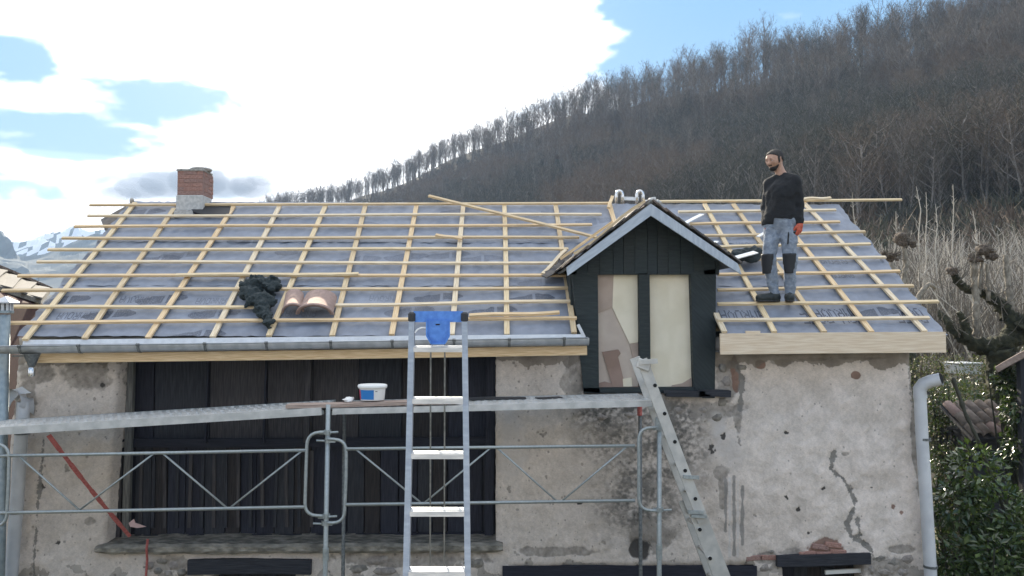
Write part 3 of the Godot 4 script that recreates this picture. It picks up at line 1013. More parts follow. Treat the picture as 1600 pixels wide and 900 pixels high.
func lower_openings(home: Node3D) -> void:
	# timber lintels and dark doors of the ground floor, only their heads in view
	for o in [[295, 487, 874, 896, 325, 468, 0.03], [785, 1182, 884, 906, 795, 1176, 0.0], [1212, 1358, 868, 883, 1222, 1350, 0.03]]:
		var p0 := on_z(o[0], (o[2] + o[3]) / 2.0, FRONT)
		var p1 := on_z(o[1], (o[2] + o[3]) / 2.0 - (4 if o[0] == 1212 else 0), FRONT)
		var g := Geo.new()
		bar(g, Vector3(p0.x, p0.y, FRONT - 0.06 + o[6]), Vector3(p1.x, p1.y, FRONT - 0.06 + o[6]), 0.16 if o[0] != 1212 else 0.125, 0.16, Vector3.BACK, 8, 0.012)
		part(home, "lintel", g, M.old0 if o[0] == 785 else M.old1)
		var q0 := on_z(o[4], 890, FRONT)
		var q1 := on_z(o[5], 890, FRONT)
		var door := Node3D.new()
		door.name = "door"
		home.add_child(door, true)
		door.position = -home.position
		var x := q0.x - 0.08
		while x < q1.x + 0.08:
			var h := Geo.new()
			bar(h, Vector3(x + 0.08, -0.1, FRONT - 0.3), Vector3(x + 0.08, p0.y, FRONT - 0.3), 0.155, 0.03, Vector3.BACK)
			part(door, "plank", h, M["old%d" % rng.randi_range(0, 3)])
			x += 0.16
	# white spirit-level like strip lying in the small opening
	var a := on_z(1289, 894, FRONT - 0.1)
	var b := on_z(1345, 891, FRONT - 0.1)
	var g := Geo.new()
	bar(g, a, b, 0.045, 0.03, Vector3.BACK)
	part(home, "door_strip", g, M.white)

func membrane_material() -> StandardMaterial3D:
	# grey roofing membrane with the maker's dark print; u along the roof, v up the slope
	var W := 2048
	var H := 700
	var im := Image.create(W, H, false, Image.FORMAT_RGB8)
	var n1 := noise(0.8, 4, 101)
	var n2 := noise(7.0, 4, 102)
	for iy in H:
		for ix in W:
			var x := ix / 200.0
			var y := iy / 200.0
			var k := 1.0 + n1.get_noise_2d(x, y * 2.5) * 0.26 + n2.get_noise_2d(x, y) * 0.16
			im.set_pixel(ix, iy, (Color(0.20, 0.225, 0.275) * k).clamp().linear_to_srgb())
	var ink := func(x: int, y: int, w: float) -> void:
		if x >= 0 and y >= 0 and x < W and y < H:
			im.set_pixel(x, y, im.get_pixel(x, y).lerp(Color(0.15, 0.18, 0.24), w))
	# roof x starts at -5.15, v = 0 at the ridge
	var px_of := func(p: Vector3) -> Vector2: return Vector2((p.x + 5.15) * 200.0, 700.0 - ((p.y - EAVE.y) / sin(SLOPE) + 0.05) * 200.0)
	# two-lobed leaf emblems in rows
	var marks := []
	for s in [[100, 467, 1.0], [170, 490, 1.0], [252, 466, 0.9], [335, 488, 0.7], [310, 522, 0.8], [225, 331, 0.8], [245, 404, 0.7], [285, 397, 0.5], [120, 402, 0.6], [390, 375, 0.5], [465, 391, 0.5], [560, 352, 0.4], [635, 400, 0.5], [685, 463, 0.8], [640, 485, 0.5], [560, 405, 0.4], [700, 398, 0.4], [830, 465, 0.9], [770, 485, 0.8], [845, 440, 0.4], [750, 404, 0.5], [840, 335, 0.4], [440, 340, 0.4], [720, 330, 0.5], [930, 345, 0.4], [1115, 345, 0.3], [1368, 487, 1.0], [1200, 455, 0.5]]:
		marks.append(s)
	for s in marks:
		var c: Vector2 = px_of.call(on_roof(s[0], s[1]))
		for dy in range(-34, 35):
			for dx in range(-60, 61):
				var u := dx / 58.0
				var v := dy / 32.0
				var bend := v + 0.7 * u - 0.5 * u * u * signf(u)
				var r := u * u + bend * bend * 3.2
				if r < 1.0 and absf(u - 0.12) > 0.06 and n2.get_noise_2d(c.x + dx * 0.05, c.y + dy * 0.05) > -0.28:
					ink.call(int(c.x) + dx, int(c.y) + dy, 0.62 * s[2])
	# lettering, printed upside down as the roll was laid
	var font := {"A": [14, 17, 17, 31, 17, 17, 17], "N": [17, 25, 21, 19, 17, 17, 17], "R": [30, 17, 17, 30, 20, 18, 17], "O": [14, 17, 17, 17, 17, 17, 14], "V": [17, 17, 17, 17, 17, 10, 4], "S": [15, 16, 16, 14, 1, 1, 30], "M": [17, 27, 21, 21, 17, 17, 17], "X": [17, 17, 10, 4, 10, 17, 17], "E": [31, 16, 16, 30, 16, 16, 31]}
	var words := [[1306, 488, "ANROVA", 1.0, 3], [1440, 487, "ANROVA", 1.0, 3], [1160, 491, "ANROVA", 0.8, 3], [1300, 496, "MAX ROSE", 1.0, 3], [1446, 495, "MAX ROSE", 1.0, 3], [212, 464, "ANROVA", 0.6, 2], [115, 489, "ANROVA", 0.7, 2], [330, 466, "ANROVA", 0.4, 2], [1300, 405, "ANROVA", 0.6, 2], [1310, 427, "ANROVA", 0.6, 2], [1310, 380, "ANROVA", 0.5, 2], [1170, 380, "ANROVA", 0.5, 2], [1130, 405, "ANROVA", 0.3, 2], [600, 462, "ANROVA", 0.3, 2], [470, 485, "ANROVA", 0.3, 2], [1195, 345, "ANROVA", 0.4, 2], [1270, 345, "ANROVA", 0.4, 2]]
	for w in words:
		var c: Vector2 = px_of.call(on_roof(w[0], w[1]))
		var txt: String = w[2]
		var sc: int = w[4]
		for ci in txt.length():
			if not font.has(txt[ci]): continue
			for ry in 7:
				for rx in 5:
					if (font[txt[ci]][ry] >> (4 - rx)) & 1:
						for sy in sc * 2:
							for sx in sc:
								var ox: float = (ci - txt.length() / 2.0) * 6 * sc + rx * sc + sx
								var oy: float = ry * sc * 2 + sy
								ink.call(int(c.x - ox), int(c.y + 20 - oy), 0.75 * w[3])
	var m := StandardMaterial3D.new()
	m.albedo_texture = ImageTexture.create_from_image(im)
	m.roughness = 0.55
	return m

func roof(home: Node3D) -> void:
	var r := Node3D.new()
	r.name = "roof"
	home.add_child(r)
	r.position = -home.position
	var top := on_roof(800, 317).y
	var mem := membrane_material()
	var sag := noise(1.6, 3, 110)
	var at := func(x: float, s: float) -> Vector3: return Vector3(x, EAVE.y, EAVE.z) + UPS * s
	var slope_len := (top - EAVE.y) / sin(SLOPE)
	# three overlapping strips of membrane; left edge and right edge as measured
	var strips := [[-0.012, 1.12, 0.0], [1.05, 2.22, 0.006], [2.15, slope_len, 0.012]]
	for q in strips:
		var g := Geo.new()
		var nx := 180
		var ny := 14
		for i in nx:
			for j in ny:
				var f := func(ii: int, jj: int) -> Array:
					var s: float = lerpf(q[0], q[1], float(jj) / ny)
					var x0 := -5.06 + sag.get_noise_1d(s * 3.0) * 0.04
					var x1 := 5.16 + sag.get_noise_1d(s * 3.0 + 40) * 0.04
					var x := lerpf(x0, x1, float(ii) / nx)
					var edge := clampf((s - q[0]) * 12.0, 0.3, 1.0)
					var lift: float = q[2] - 0.016 + sag.get_noise_2d(x * 3.0, s * 2.0) * 0.02 * edge + sag.get_noise_2d(x * 6.0, s * 5.0 + 5) * 0.016
					return [at.call(x, s) + NRM * minf(lift, 0.0 + q[2] * 0.2), Vector2((x + 5.15) / 10.24, 1.0 - (s + 0.05) / 3.5)]
				var xm := lerpf(-5.06, 5.16, (i + 0.5) / nx)
				if xm > 0.97 and xm < 2.64 and lerpf(q[0], q[1], (j + 0.5) / ny) < 0.56: continue      # the dormer stands here
				var a: Array = f.call(i, j); var b: Array = f.call(i + 1, j); var c: Array = f.call(i + 1, j + 1); var d: Array = f.call(i, j + 1)
				g.quad(a[0], b[0], c[0], d[0], a[1], b[1], c[1], d[1])
		part(r, "membrane_strip", g, mem, true)
	# boarding below, and the back slope with old tiles
	var bg := Geo.new()
	for q in [[-5.0, 0.94, 0.02], [0.94, 2.66, 0.60], [2.66, 5.1, 0.02]]:
		prism(bg, [at.call(q[0], q[2]) - NRM * 0.05, at.call(q[1], q[2]) - NRM * 0.05, at.call(q[1], slope_len) - NRM * 0.05, at.call(q[0], slope_len) - NRM * 0.05], -NRM * 0.03)
	part(r, "roof_boarding", bg, M.old_grey)
	var apex: Vector3 = at.call(0, slope_len)
	var kg := Geo.new()
	prism(kg, [Vector3(-5.05, apex.y - 0.01, apex.z - 0.01), Vector3(-5.05, 4.62, apex.z - 3.0), Vector3(5.15, 4.62, apex.z - 3.0), Vector3(5.15, apex.y - 0.01, apex.z - 0.01)], Vector3(0, -0.06, 0))
	part(r, "back_slope", kg, M.slate)
	# clipped gable on the left
	var hg := Geo.new()
	var h0 := on_roof(207, 316, -0.03)
	prism(hg, [h0, on_z(157, 343, -11.85), on_z(161, 353, -11.75), on_roof(168, 362, -0.03)], Vector3(0.0, -0.05, -0.05))
	part(r, "clipped_gable", hg, M.slate)
	var knob := Geo.new()
	stone(knob, on_roof(206, 314, 0.03), Vector3(0.035, 0.045, 0.035), 0.1)
	part(r, "ridge_end", knob, M.mortar, true)
	# counter battens up the slope: bottom px, top px
	var k := 0
	for c in [[39, 531, 211, 317], [132, 529, 272, 326], [231, 528, 365, 323], [332, 527, 437, 322], [420, 525, 509, 321], [519, 525, 571, 321], [612, 523, 651, 320], [706, 523, 724, 320], [792, 523, 788, 319], [897, 520, 868, 319], [968, 372, 952, 318], [1132, 519, 1119, 490], [1210, 519, 1101, 319], [1288, 519, 1146, 319], [1362, 519, 1203, 319], [1445, 518, 1256, 317]]:
		var g := Geo.new()
		bar(g, on_roof(c[0], c[1], 0.017), on_roof(c[2], c[3], 0.017), 0.06, 0.026, NRM, 3, 0.006)
		part(r, "counter_batten", g, M["pine%d" % ((k * 7 + 3) % 4)])
		k += 1
	# laths along the roof: left of the dormer, then right of it
	for b in [[137, 337, 940, 335], [116, 354, 925, 351], [97, 372, 905, 371], [75, 390, 888, 389], [58, 409, 872, 411], [28, 431, 888, 430], [3, 454, 892, 450], [16, 479, 407, 480], [522, 477, 892, 471], [-14, 505, 901, 497], [140, 320.5, 952, 317.5], [1012, 315, 1409, 312],
			[1060, 331, 1306, 328], [1078, 350, 1312, 346.5], [1100, 368, 1352, 362], [1120, 386, 1360, 381], [1140, 406, 1384, 402], [1121, 429, 1406, 423.5], [1121, 453, 1427, 446.5], [1121, 475, 1466, 471], [1121, 500, 1452, 496.5]]:
		var g := Geo.new()
		bar(g, on_roof(b[0], b[1], 0.044), on_roof(b[2], b[3], 0.044), 0.042, 0.026, NRM, 8, 0.008)
		part(r, "batten", g, M["pine%d" % (k % 4)])
		k += 1

func eaves(home: Node3D) -> void:
	# boards on edge under the eaves
	for f in [[42, 560, 917, 547.5, 0.10, -9.12, "pine1"], [1125, 537.5, 1477, 534.5, 0.232, -9.16, "board"]]:
		var a := on_z(f[0], f[1], f[5])
		var b := on_z(f[2], f[3], f[5])
		var g := Geo.new()
		bar(g, a, b, f[4], 0.03, Vector3.BACK, 10, 0.006)
		part(home, "fascia_board", g, M[f[6]])
	var ng := Geo.new()
	var n0 := on_z(1165, 520.5, -9.17)
	bar(ng, n0, n0 + Vector3(0.16, 0, 0), 0.05, 0.028, Vector3.BACK)
	part(home, "fascia_offcut", ng, M.board)
	var wg := Geo.new()
	bar(wg, Vector3(-5.1, 4.53, -9.32), Vector3(0.98, 4.60, -9.32), 0.34, 0.02, Vector3.UP, 4)
	bar(wg, Vector3(2.63, 4.56, -9.34), Vector3(5.0, 4.56, -9.34), 0.30, 0.02, Vector3.UP, 4)
	part(home, "soffit", wg, M.old_grey)
	# pale drip strip above the gutter
	var d0 := on_z(36, 535, -9.06)
	var d1 := on_z(912, 526, -9.06)
	var dg := Geo.new()
	bar(dg, d0, d1, 0.055, 0.008, Vector3(0, 0.4, 1), 6, 0.005)
	part(home, "drip_strip", dg, M.strip)
	var eg := Geo.new()
	bar(eg, on_z(903, 507, -9.06), on_z(913, 527, -9.06), 0.035, 0.01, Vector3.BACK)
	part(home, "drip_strip_end", eg, M.strip)
	# half-round zinc gutter
	var gutter := Node3D.new()
	gutter.name = "gutter"
	home.add_child(gutter)
	gutter.position = -home.position
	var a := on_z(-40, 543.5, -8.99)
	var b := on_z(918, 529.5, -8.99)
	var gg := Geo.new()
	var prof := []
	for i in 13:
		var an := PI + PI * i / 12.0
		prof.append(Vector2(cos(an) * 0.062, sin(an) * 0.07))
	prof.append(Vector2(0.062, 0.012))
	var steps := 24
	for i in steps:
		var pa := a.lerp(b, float(i) / steps)
		var pb := a.lerp(b, float(i + 1) / steps)
		for j in prof.size() - 1:
			var f := func(c: Vector3, q: Vector2) -> Vector3: return c + Vector3(0, q.y, q.x)
			gg.quad(f.call(pa, prof[j]), f.call(pa, prof[j + 1]), f.call(pb, prof[j + 1]), f.call(pb, prof[j]))
	part(gutter, "trough", gg, M.zinc, true)
	var lg := Geo.new()
	tube(lg, [a + Vector3(0, 0.012, 0.062), b + Vector3(0, 0.012, 0.062)], 0.009, 0.009, 8)
	part(gutter, "rolled_lip", lg, M.zinc, true)
	for e in [a, b]:
		var cg := Geo.new()
		var poly := []
		for q in prof: poly.append(e + Vector3(0, q.y, q.x))
		prism(cg, poly, Vector3(0.012, 0, 0))
		part(gutter, "end_cap", cg, M.zinc)
	for px in [34, 124, 215, 318, 413, 513, 609, 706, 793, 880]:
		var f: float = (px + 40.0) / 958.0
		var c := a.lerp(b, f)
		var kg := Geo.new()
		var last := Vector3()
		for j in 9:
			var an := PI + PI * j / 8.0
			var p := c + Vector3(0, sin(an) * 0.075, cos(an) * 0.067)
			if j > 0: bar(kg, last, p, 0.028, 0.005, Vector3(0, -sin(an), -cos(an)))
			last = p
		bar(kg, last, last + Vector3(0, 0.02, 0.012), 0.034, 0.022, Vector3.BACK)
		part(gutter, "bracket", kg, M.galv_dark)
	# outlet hopper under the left end
	var o := on_z(50, 551, -8.99)
	var og := Geo.new()
	lathe(og, o + Vector3(0, -0.20, 0), [Vector2(0.03, 0.05), Vector2(0.085, 0.19)], 14)
	part(gutter, "outlet_funnel", og, M.galv_dark, true)
	var sg := Geo.new()
	lathe(sg, o + Vector3(0, -0.25, 0), [Vector2(0.034, 0.0), Vector2(0.036, 0.005), Vector2(0.036, 0.09), Vector2(0.03, 0.095)], 14)
	part(gutter, "outlet_spout", sg, M.steel, true)

func chimney(home: Node3D) -> void:
	var c := Node3D.new()
	c.name = "chimney"
	home.add_child(c)
	c.position = -home.position
	var zf := -11.72
	var l := on_z(277, 300, zf)
	var w := on_z(317, 300, zf).x - l.x
	var ytop := on_z(290, 267, zf).y
	var ymid := on_z(290, 305, zf).y
	var ybase := on_z(290, 341, zf).y
	var dz := 0.36
	var cx := l.x + w / 2
	# core of mortar, bricks laid round it in stretcher bond
	var core := Geo.new()
	block(core, Vector3(cx, (ytop + ymid) / 2, zf - dz / 2), Vector3(w - 0.001, ytop - ymid, dz - 0.001))
	part(c, "mortar_core", core, M.brick1)
	var rows := 6
	var rh := (ytop - ymid) / rows
	for r in rows:
		var y := ymid + rh * (r + 0.5)
		var off := 0.0 if r % 2 == 0 else 0.5
		for i in range(-1, 2):
			for face in 2:
				var long := w if face == 0 else dz
				var bl := long / 2.0
				var a := maxf((i + off) * bl, 0.0)
				var b := minf((i + 1 + off) * bl, long)
				if b - a < 0.03: continue
				var g := Geo.new()
				var s := b - a - 0.005
				if face == 0: block(g, Vector3(l.x + (a + b) / 2, y, zf - 0.03 + rng.randf_range(-0.003, 0.003)), Vector3(s, rh - 0.005, 0.07), Basis(), 0.005)
				else: block(g, Vector3(l.x + w - 0.03 + rng.randf_range(-0.003, 0.003), y, zf - 0.07 - (a + b) / 2), Vector3(0.07, rh - 0.005, s), Basis(), 0.005)
				part(c, "brick", g, M.brick if rng.randf() < 0.65 else M.brick1)
	var cap_g := Geo.new()
	block(cap_g, Vector3(cx, ytop + 0.012, zf - dz / 2), Vector3(w + 0.03, 0.03, dz + 0.03), Basis(), 0.008)
	part(c, "cap_slab", cap_g, M.mortar)
	var pot := Geo.new()
	lathe(pot, Vector3(l.x + w * 0.74, ytop + 0.02, zf - dz * 0.5), [Vector2(0.13, 0), Vector2(0.15, 0.02), Vector2(0.15, 0.035), Vector2(0.12, 0.05), Vector2(0.09, 0.05), Vector2(0.0, 0.02)], 18)
	part(c, "flue_rim", pot, M.mortar, true)
	var base := Geo.new()
	block(base, Vector3(cx, (ymid + ybase) / 2 - 0.1, zf - dz / 2 + 0.012), Vector3(w + 0.02, ymid - ybase + 0.2, dz + 0.02), Basis(), 0.01)
	part(c, "cement_base", base, M.cement)
	# mortar fillets and the dark bitumen patch at its foot
	var fg := Geo.new()
	prism(fg, [on_roof(272, 322, 0.025), on_roof(300, 322, 0.025), on_roof(302, 336, 0.025), on_roof(271, 337, 0.025)], -NRM * 0.03)
	part(c, "mortar_flashing", fg, M.mortar)
	var bg := Geo.new()
	prism(bg, [on_roof(297, 325, 0.03), on_roof(318, 321, 0.03), on_roof(334, 316, 0.03), on_roof(345, 320, 0.03), on_roof(361, 322, 0.03), on_roof(358, 334, 0.03), on_roof(322, 336, 0.03), on_roof(303, 331, 0.03)], -NRM * 0.03)
	part(c, "bitumen_patch", bg, M.rubber)

func dormer(home: Node3D) -> void:
	var d := Node3D.new()
	d.name = "dormer"
	home.add_child(d)
	d.position = -home.position
	var zf := FRONT + 0.03
	var P := func(px: float, py: float) -> Vector3: return on_z(px, py, zf)
	var back := Vector3(0, 0, -0.12)
	# posts, mullion, head and sill of dark stained timber
	for q in [["post", [[893, 424], [934, 424], [936, 607], [938, 614], [912, 612]], 0], ["post", [[1079, 424], [1119, 420], [1117, 622], [1098, 622], [1084, 607]], 1], ["mullion", [[998, 427], [1015, 427], [1017, 607], [1000, 607]], 2], ["sill_beam", [[912, 606], [1086, 605], [1086, 613], [912, 614]], 1]]:
		var g := Geo.new()
		var poly := []
		for p in q[1]: poly.append(P.call(p[0], p[1]))
		poly.reverse()
		prism(g, poly, back if q[0] != "mullion" else back * 0.8)
		part(d, q[0], g, M["dark%d" % q[2]])
	# upright boards fill the gable, each its own piece
	var x := 886.0
	var k := 0
	while x < 1124.0:
		var w := 15.0 + (k * 37 % 7)
		var x1 := minf(x + w, 1124.0)
		var topy := func(px: float) -> float: return 332.0 + absf(px - 1016.0) * (0.74 if px < 1016 else 0.70)
		var poly := []
		var t0: float = topy.call(x)
		var t1: float = topy.call(x1)
		if t0 < 428 or t1 < 428:
			poly = [P.call(x + 0.3, 429.0), P.call(x1 - 0.3, 429.0), P.call(x1 - 0.3, minf(t1, 428.0)), P.call(x + 0.3, minf(t0, 428.0))]
			if x < 1016 and x1 > 1016: poly.insert(3, P.call(1016, 332))
			var g := Geo.new()
			prism(g, poly, Vector3(0, 0, -0.06 - 0.004 * (k % 3)))
			var o := part(d, "gable_board", g, M["dark%d" % (k % 3)])
			o.position += Vector3(0, 0, 0.003 * (k % 3))
		x = x1
		k += 1
	# the two panes: sunlit interior put into flat cream, tan and brown sheets
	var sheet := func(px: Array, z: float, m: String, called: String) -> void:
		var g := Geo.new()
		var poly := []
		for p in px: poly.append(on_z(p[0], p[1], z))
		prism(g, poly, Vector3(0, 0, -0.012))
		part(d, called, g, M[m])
	sheet.call([[932, 610], [1002, 610], [1002, 424], [930, 424]], zf - 0.10, "tan", "painted_pane")
	sheet.call([[1014, 610], [1087, 610], [1084, 424], [1012, 424]], zf - 0.10, "cream", "painted_pane")
	sheet.call([[957, 481], [984, 537], [1001, 534], [1001, 424], [959, 424]], zf - 0.085, "cream", "pane_light_patch")
	sheet.call([[930, 492], [957, 480], [959, 424], [928, 424]], zf - 0.086, "tan_dark", "pane_light_patch")
	sheet.call([[984, 538], [1002, 536], [1002, 592], [996, 590]], zf - 0.085, "tan_dark", "pane_light_patch")
	sheet.call([[958, 608], [978, 608], [966, 558], [970, 552], [966, 546], [941, 550], [950, 580]], zf - 0.08, "pane_brown", "pane_light_patch")
	sheet.call([[974, 604], [988, 604], [987, 590], [973, 592]], zf - 0.079, "cream", "pane_light_patch")
	sheet.call([[930, 610], [1002, 610], [1002, 603], [975, 605], [945, 596], [930, 600]], zf - 0.082, "pane_brown", "pane_light_patch")
	sheet.call([[1046, 610], [1087, 610], [1087, 585], [1078, 592], [1066, 599], [1050, 602]], zf - 0.085, "tan_dark", "pane_light_patch")
	# barge boards
	var zb := -9.1
	for s in [[[1017, 318], [885, 418], [887, 431], [1017, 337]], [[1017, 318], [1017, 336.5], [1141, 418], [1159, 429], [1153, 412]]]:
		var g := Geo.new()
		var poly := []
		for p in s: poly.append(on_z(p[0], p[1], zb))
		prism(g, poly, Vector3(0, 0, -0.03))
		part(d, "barge_board", g, M.painted)
	# roof of the dormer: two boarded slopes running back into the main roof, with rows of old tiles
	var t := tan(SLOPE)
	var zback := func(y: float) -> float: return EAVE.z - (y - EAVE.y) / t
	var apex := on_z(1017, 317, zb)
	for s in [[885, 417, -1.0], [1153, 411, 1.0]]:
		var e := on_z(s[0], s[1], zb)
		var g := Geo.new()
		var ab := Vector3(apex.x, apex.y, zback.call(apex.y) - 0.1)
		var eb := Vector3(e.x, e.y, zback.call(e.y) - 0.1)
		prism(g, [apex + Vector3(0, 0, -0.032), e + Vector3(0, 0, -0.032), eb, ab], Vector3(0, -0.035, 0))
		part(d, "roof_boarding", g, M.old_grey)
		var down := (e - apex)
		var n := Vector3(-down.y * -s[2], absf(down.x), 0).normalized()
		n = Vector3(s[2] * absf(down.y), absf(down.x), 0).normalized()
		var rows := 7
		for i in rows:
			var f := (i + 0.6) / rows
			var c := apex + down * f
			var z := zb + 0.015
			var zend: float = zback.call(c.y) + 0.02
			while z > zend:
				var tw := rng.randf_range(0.17, 0.22)
				var tg := Geo.new()
				var axis := down.normalized().rotated(n.cross(down.normalized()).normalized(), 0.0)
				var b := Basis(Vector3(0, 0, 1), n, -Vector3(0, 0, 1).cross(n)).orthonormalized()
				block(tg, c + n * (0.03 + rng.randf_range(0, 0.008)) + Vector3(0, 0, -tw / 2 + z - z) + Vector3(0, 0, z - c.z), Vector3(tw - 0.008, 0.016, down.length() / rows * 1.25), b.rotated(Vector3(0, 0, 1), -0.06 * s[2] + rng.randf_range(-0.02, 0.02)))
				part(d, "roof_tile", tg, M.slate if rng.randf() < 0.7 else M.clay2)
				z -= tw
		# cheek below the slope
		var x_c := on_z(893 if s[2] < 0 else 1117, 424, zf).x
		var yt := e.y + 0.05
		var cg := Geo.new()
		prism(cg, [Vector3(x_c, 4.78, zf - 0.12), Vector3(x_c, yt, zf - 0.12), Vector3(x_c, yt, zback.call(yt) - 0.05)], Vector3(-0.03 * s[2], 0, 0))
		part(d, "cheek", cg, M.dark0)
	# pale battens showing along the left verge, torn felt at its foot, ridge lumps
	var e0 := on_z(884, 412, zb)
	var vg := Geo.new()
	bar(vg, apex + Vector3(-0.06, 0.02, -0.02), e0.lerp(apex, 0.12) + Vector3(-0.02, 0.03, -0.02), 0.05, 0.03, Vector3(-0.6, 0.8, 0), 6, 0.02)
	part(d, "verge_batten", vg, M.pine2)
	var vg2 := Geo.new()
	bar(vg2, apex.lerp(e0, 0.40) + Vector3(-0.03, 0.07, -0.10), e0 + Vector3(-0.05, 0.06, -0.12), 0.05, 0.03, Vector3(-0.6, 0.8, 0), 4, 0.01)
	part(d, "verge_batten", vg2, M.pine1)
	for i in 7:
		var lg := Geo.new()
		var p := on_roof(858 + i * 5, 428 - i * 4.5, 0.06 + rng.randf() * 0.05)
		block(lg, p, Vector3(0.16, 0.012, 0.10), Basis(Vector3(0, 0, 1), rng.randf_range(-0.2, 0.9)) * Basis(Vector3(1, 0, 0), 0.55) * Basis(Vector3(0, 1, 0), rng.randf_range(-0.6, 0.6)))
		part(d, "torn_shingle", lg, M.slate if i % 2 == 0 else M.old_brown)
	for p in [[1010, 317, 0.05], [1019, 313, 0.05], [1027, 317, 0.045]]:
		var rg := Geo.new()
		stone(rg, on_z(p[0], p[1], zb - 0.1), Vector3(p[2], 0.035, 0.09), 0.15)
		part(d, "ridge_mortar", rg, M.cement, true)
	# projecting beam ends and slats under the window
	for q in [[1036, 1100, 612], [1040, 1108, 617], [1090, 1140, 614]]:
		var g := Geo.new()
		bar(g, on_z(q[0], q[2], FRONT + 0.05), on_z(q[1], q[2] + 1, FRONT + 0.05), 0.035 if q[0] < 1080 else 0.075, 0.12, Vector3.BACK, 2, 0.004)
		part(d, "sill_timber", g, M.old1)

func pipes(home: Node3D) -> void:
	# downpipes: left one torn open at the top, right one with a loose elbow
	var z := FRONT + 0.13
	var l := Node3D.new()
	l.name = "downpipe"
	home.add_child(l, true)
	l.position = -home.position
	var g := Geo.new()
	tube(g, [on_z(37, 628, z), on_z(32, 700, z), on_z(27, 780, z), on_z(19, 880, z), on_z(8, 1020, z)], 0.068, 0.068, 16, false)
	part(l, "pipe", g, M.pvc, true)
	# torn shell: a curved flap of a half pipe
	var fg := Geo.new()
	var c := on_z(24, 622, z + 0.02)
	var nu := 10
	var grid := []
	for i in nu + 1:
		var row := []
		for j in 7:
			var an := lerpf(-0.5, 2.5, float(i) / nu)
			var t := j / 6.0
			row.append(c + Vector3(cos(an) * 0.135 - 0.02 + t * 0.04, sin(an) * 0.13 - 0.02 - t * 0.10 * (1.0 + 0.6 * sin(i * 1.7)), 0.10 - t * 0.20))
		grid.append(row)
	for i in nu:
		for j in 6: fg.quad(grid[i][j], grid[i + 1][j], grid[i + 1][j + 1], grid[i][j + 1])
	part(l, "torn_flap", fg, M.pvc, true)
	var f2 := Geo.new()
	prism(f2, [on_z(4, 655, z + 0.06), on_z(2, 630, z + 0.06), on_z(12, 612, z + 0.06), on_z(34, 604, z + 0.06), on_z(48, 614, z + 0.06), on_z(30, 616, z + 0.06), on_z(18, 628, z + 0.06)], Vector3(0, 0, -0.012))
	part(l, "torn_flap", f2, M.pvc)
	for y in [677, 800]:
		var kg := Geo.new()
		var p := on_z(34 if y < 700 else 26, y, z)
		lathe(kg, p, [Vector2(0.070, -0.012), Vector2(0.075, -0.012), Vector2(0.075, 0.012), Vector2(0.070, 0.012)], 16)
		part(l, "pipe_clip", kg, M.galv_dark)
	var r := Node3D.new()
	r.name = "downpipe"
	home.add_child(r, true)
	r.position = -home.position
	var rg := Geo.new()
	tube(rg, [on_z(1437, 612, z), on_z(1441, 690, z), on_z(1447, 780, z), on_z(1453, 880, z), on_z(1461, 1010, z)], 0.068, 0.068, 18, false)
	part(r, "pipe", rg, M.pvc, true)
	var eg := Geo.new()
	var e0 := on_z(1438, 622, z)
	tube(eg, [e0, on_z(1437, 608, z), on_z(1440, 600, z) + Vector3(0.01, 0, 0.02), on_z(1447, 595.5, z) + Vector3(0.02, 0, 0.05), on_z(1459, 591, z) + Vector3(0.02, 0, 0.12)], 0.075, 0.072, 18, false)
	part(r, "elbow", eg, M.pvc, true)
	var og := Geo.new()
	var tip := on_z(1459, 591, z) + Vector3(0.02, 0, 0.115)
	tube(og, [tip - Vector3(0.03, 0.01, 0.06), tip - Vector3(0.005, 0.0, 0.008)], 0.062, 0.062, 18, true)
	part(r, "elbow_mouth", og, M.hole)
	for q in [[1443, 686], [1454, 885]]:
		var kg := Geo.new()
		lathe(kg, on_z(q[0], q[1], z), [Vector2(0.069, -0.014), Vector2(0.076, -0.014), Vector2(0.076, 0.014), Vector2(0.069, 0.014)], 18)
		part(r, "pipe_clip", kg, M.galv_dark)

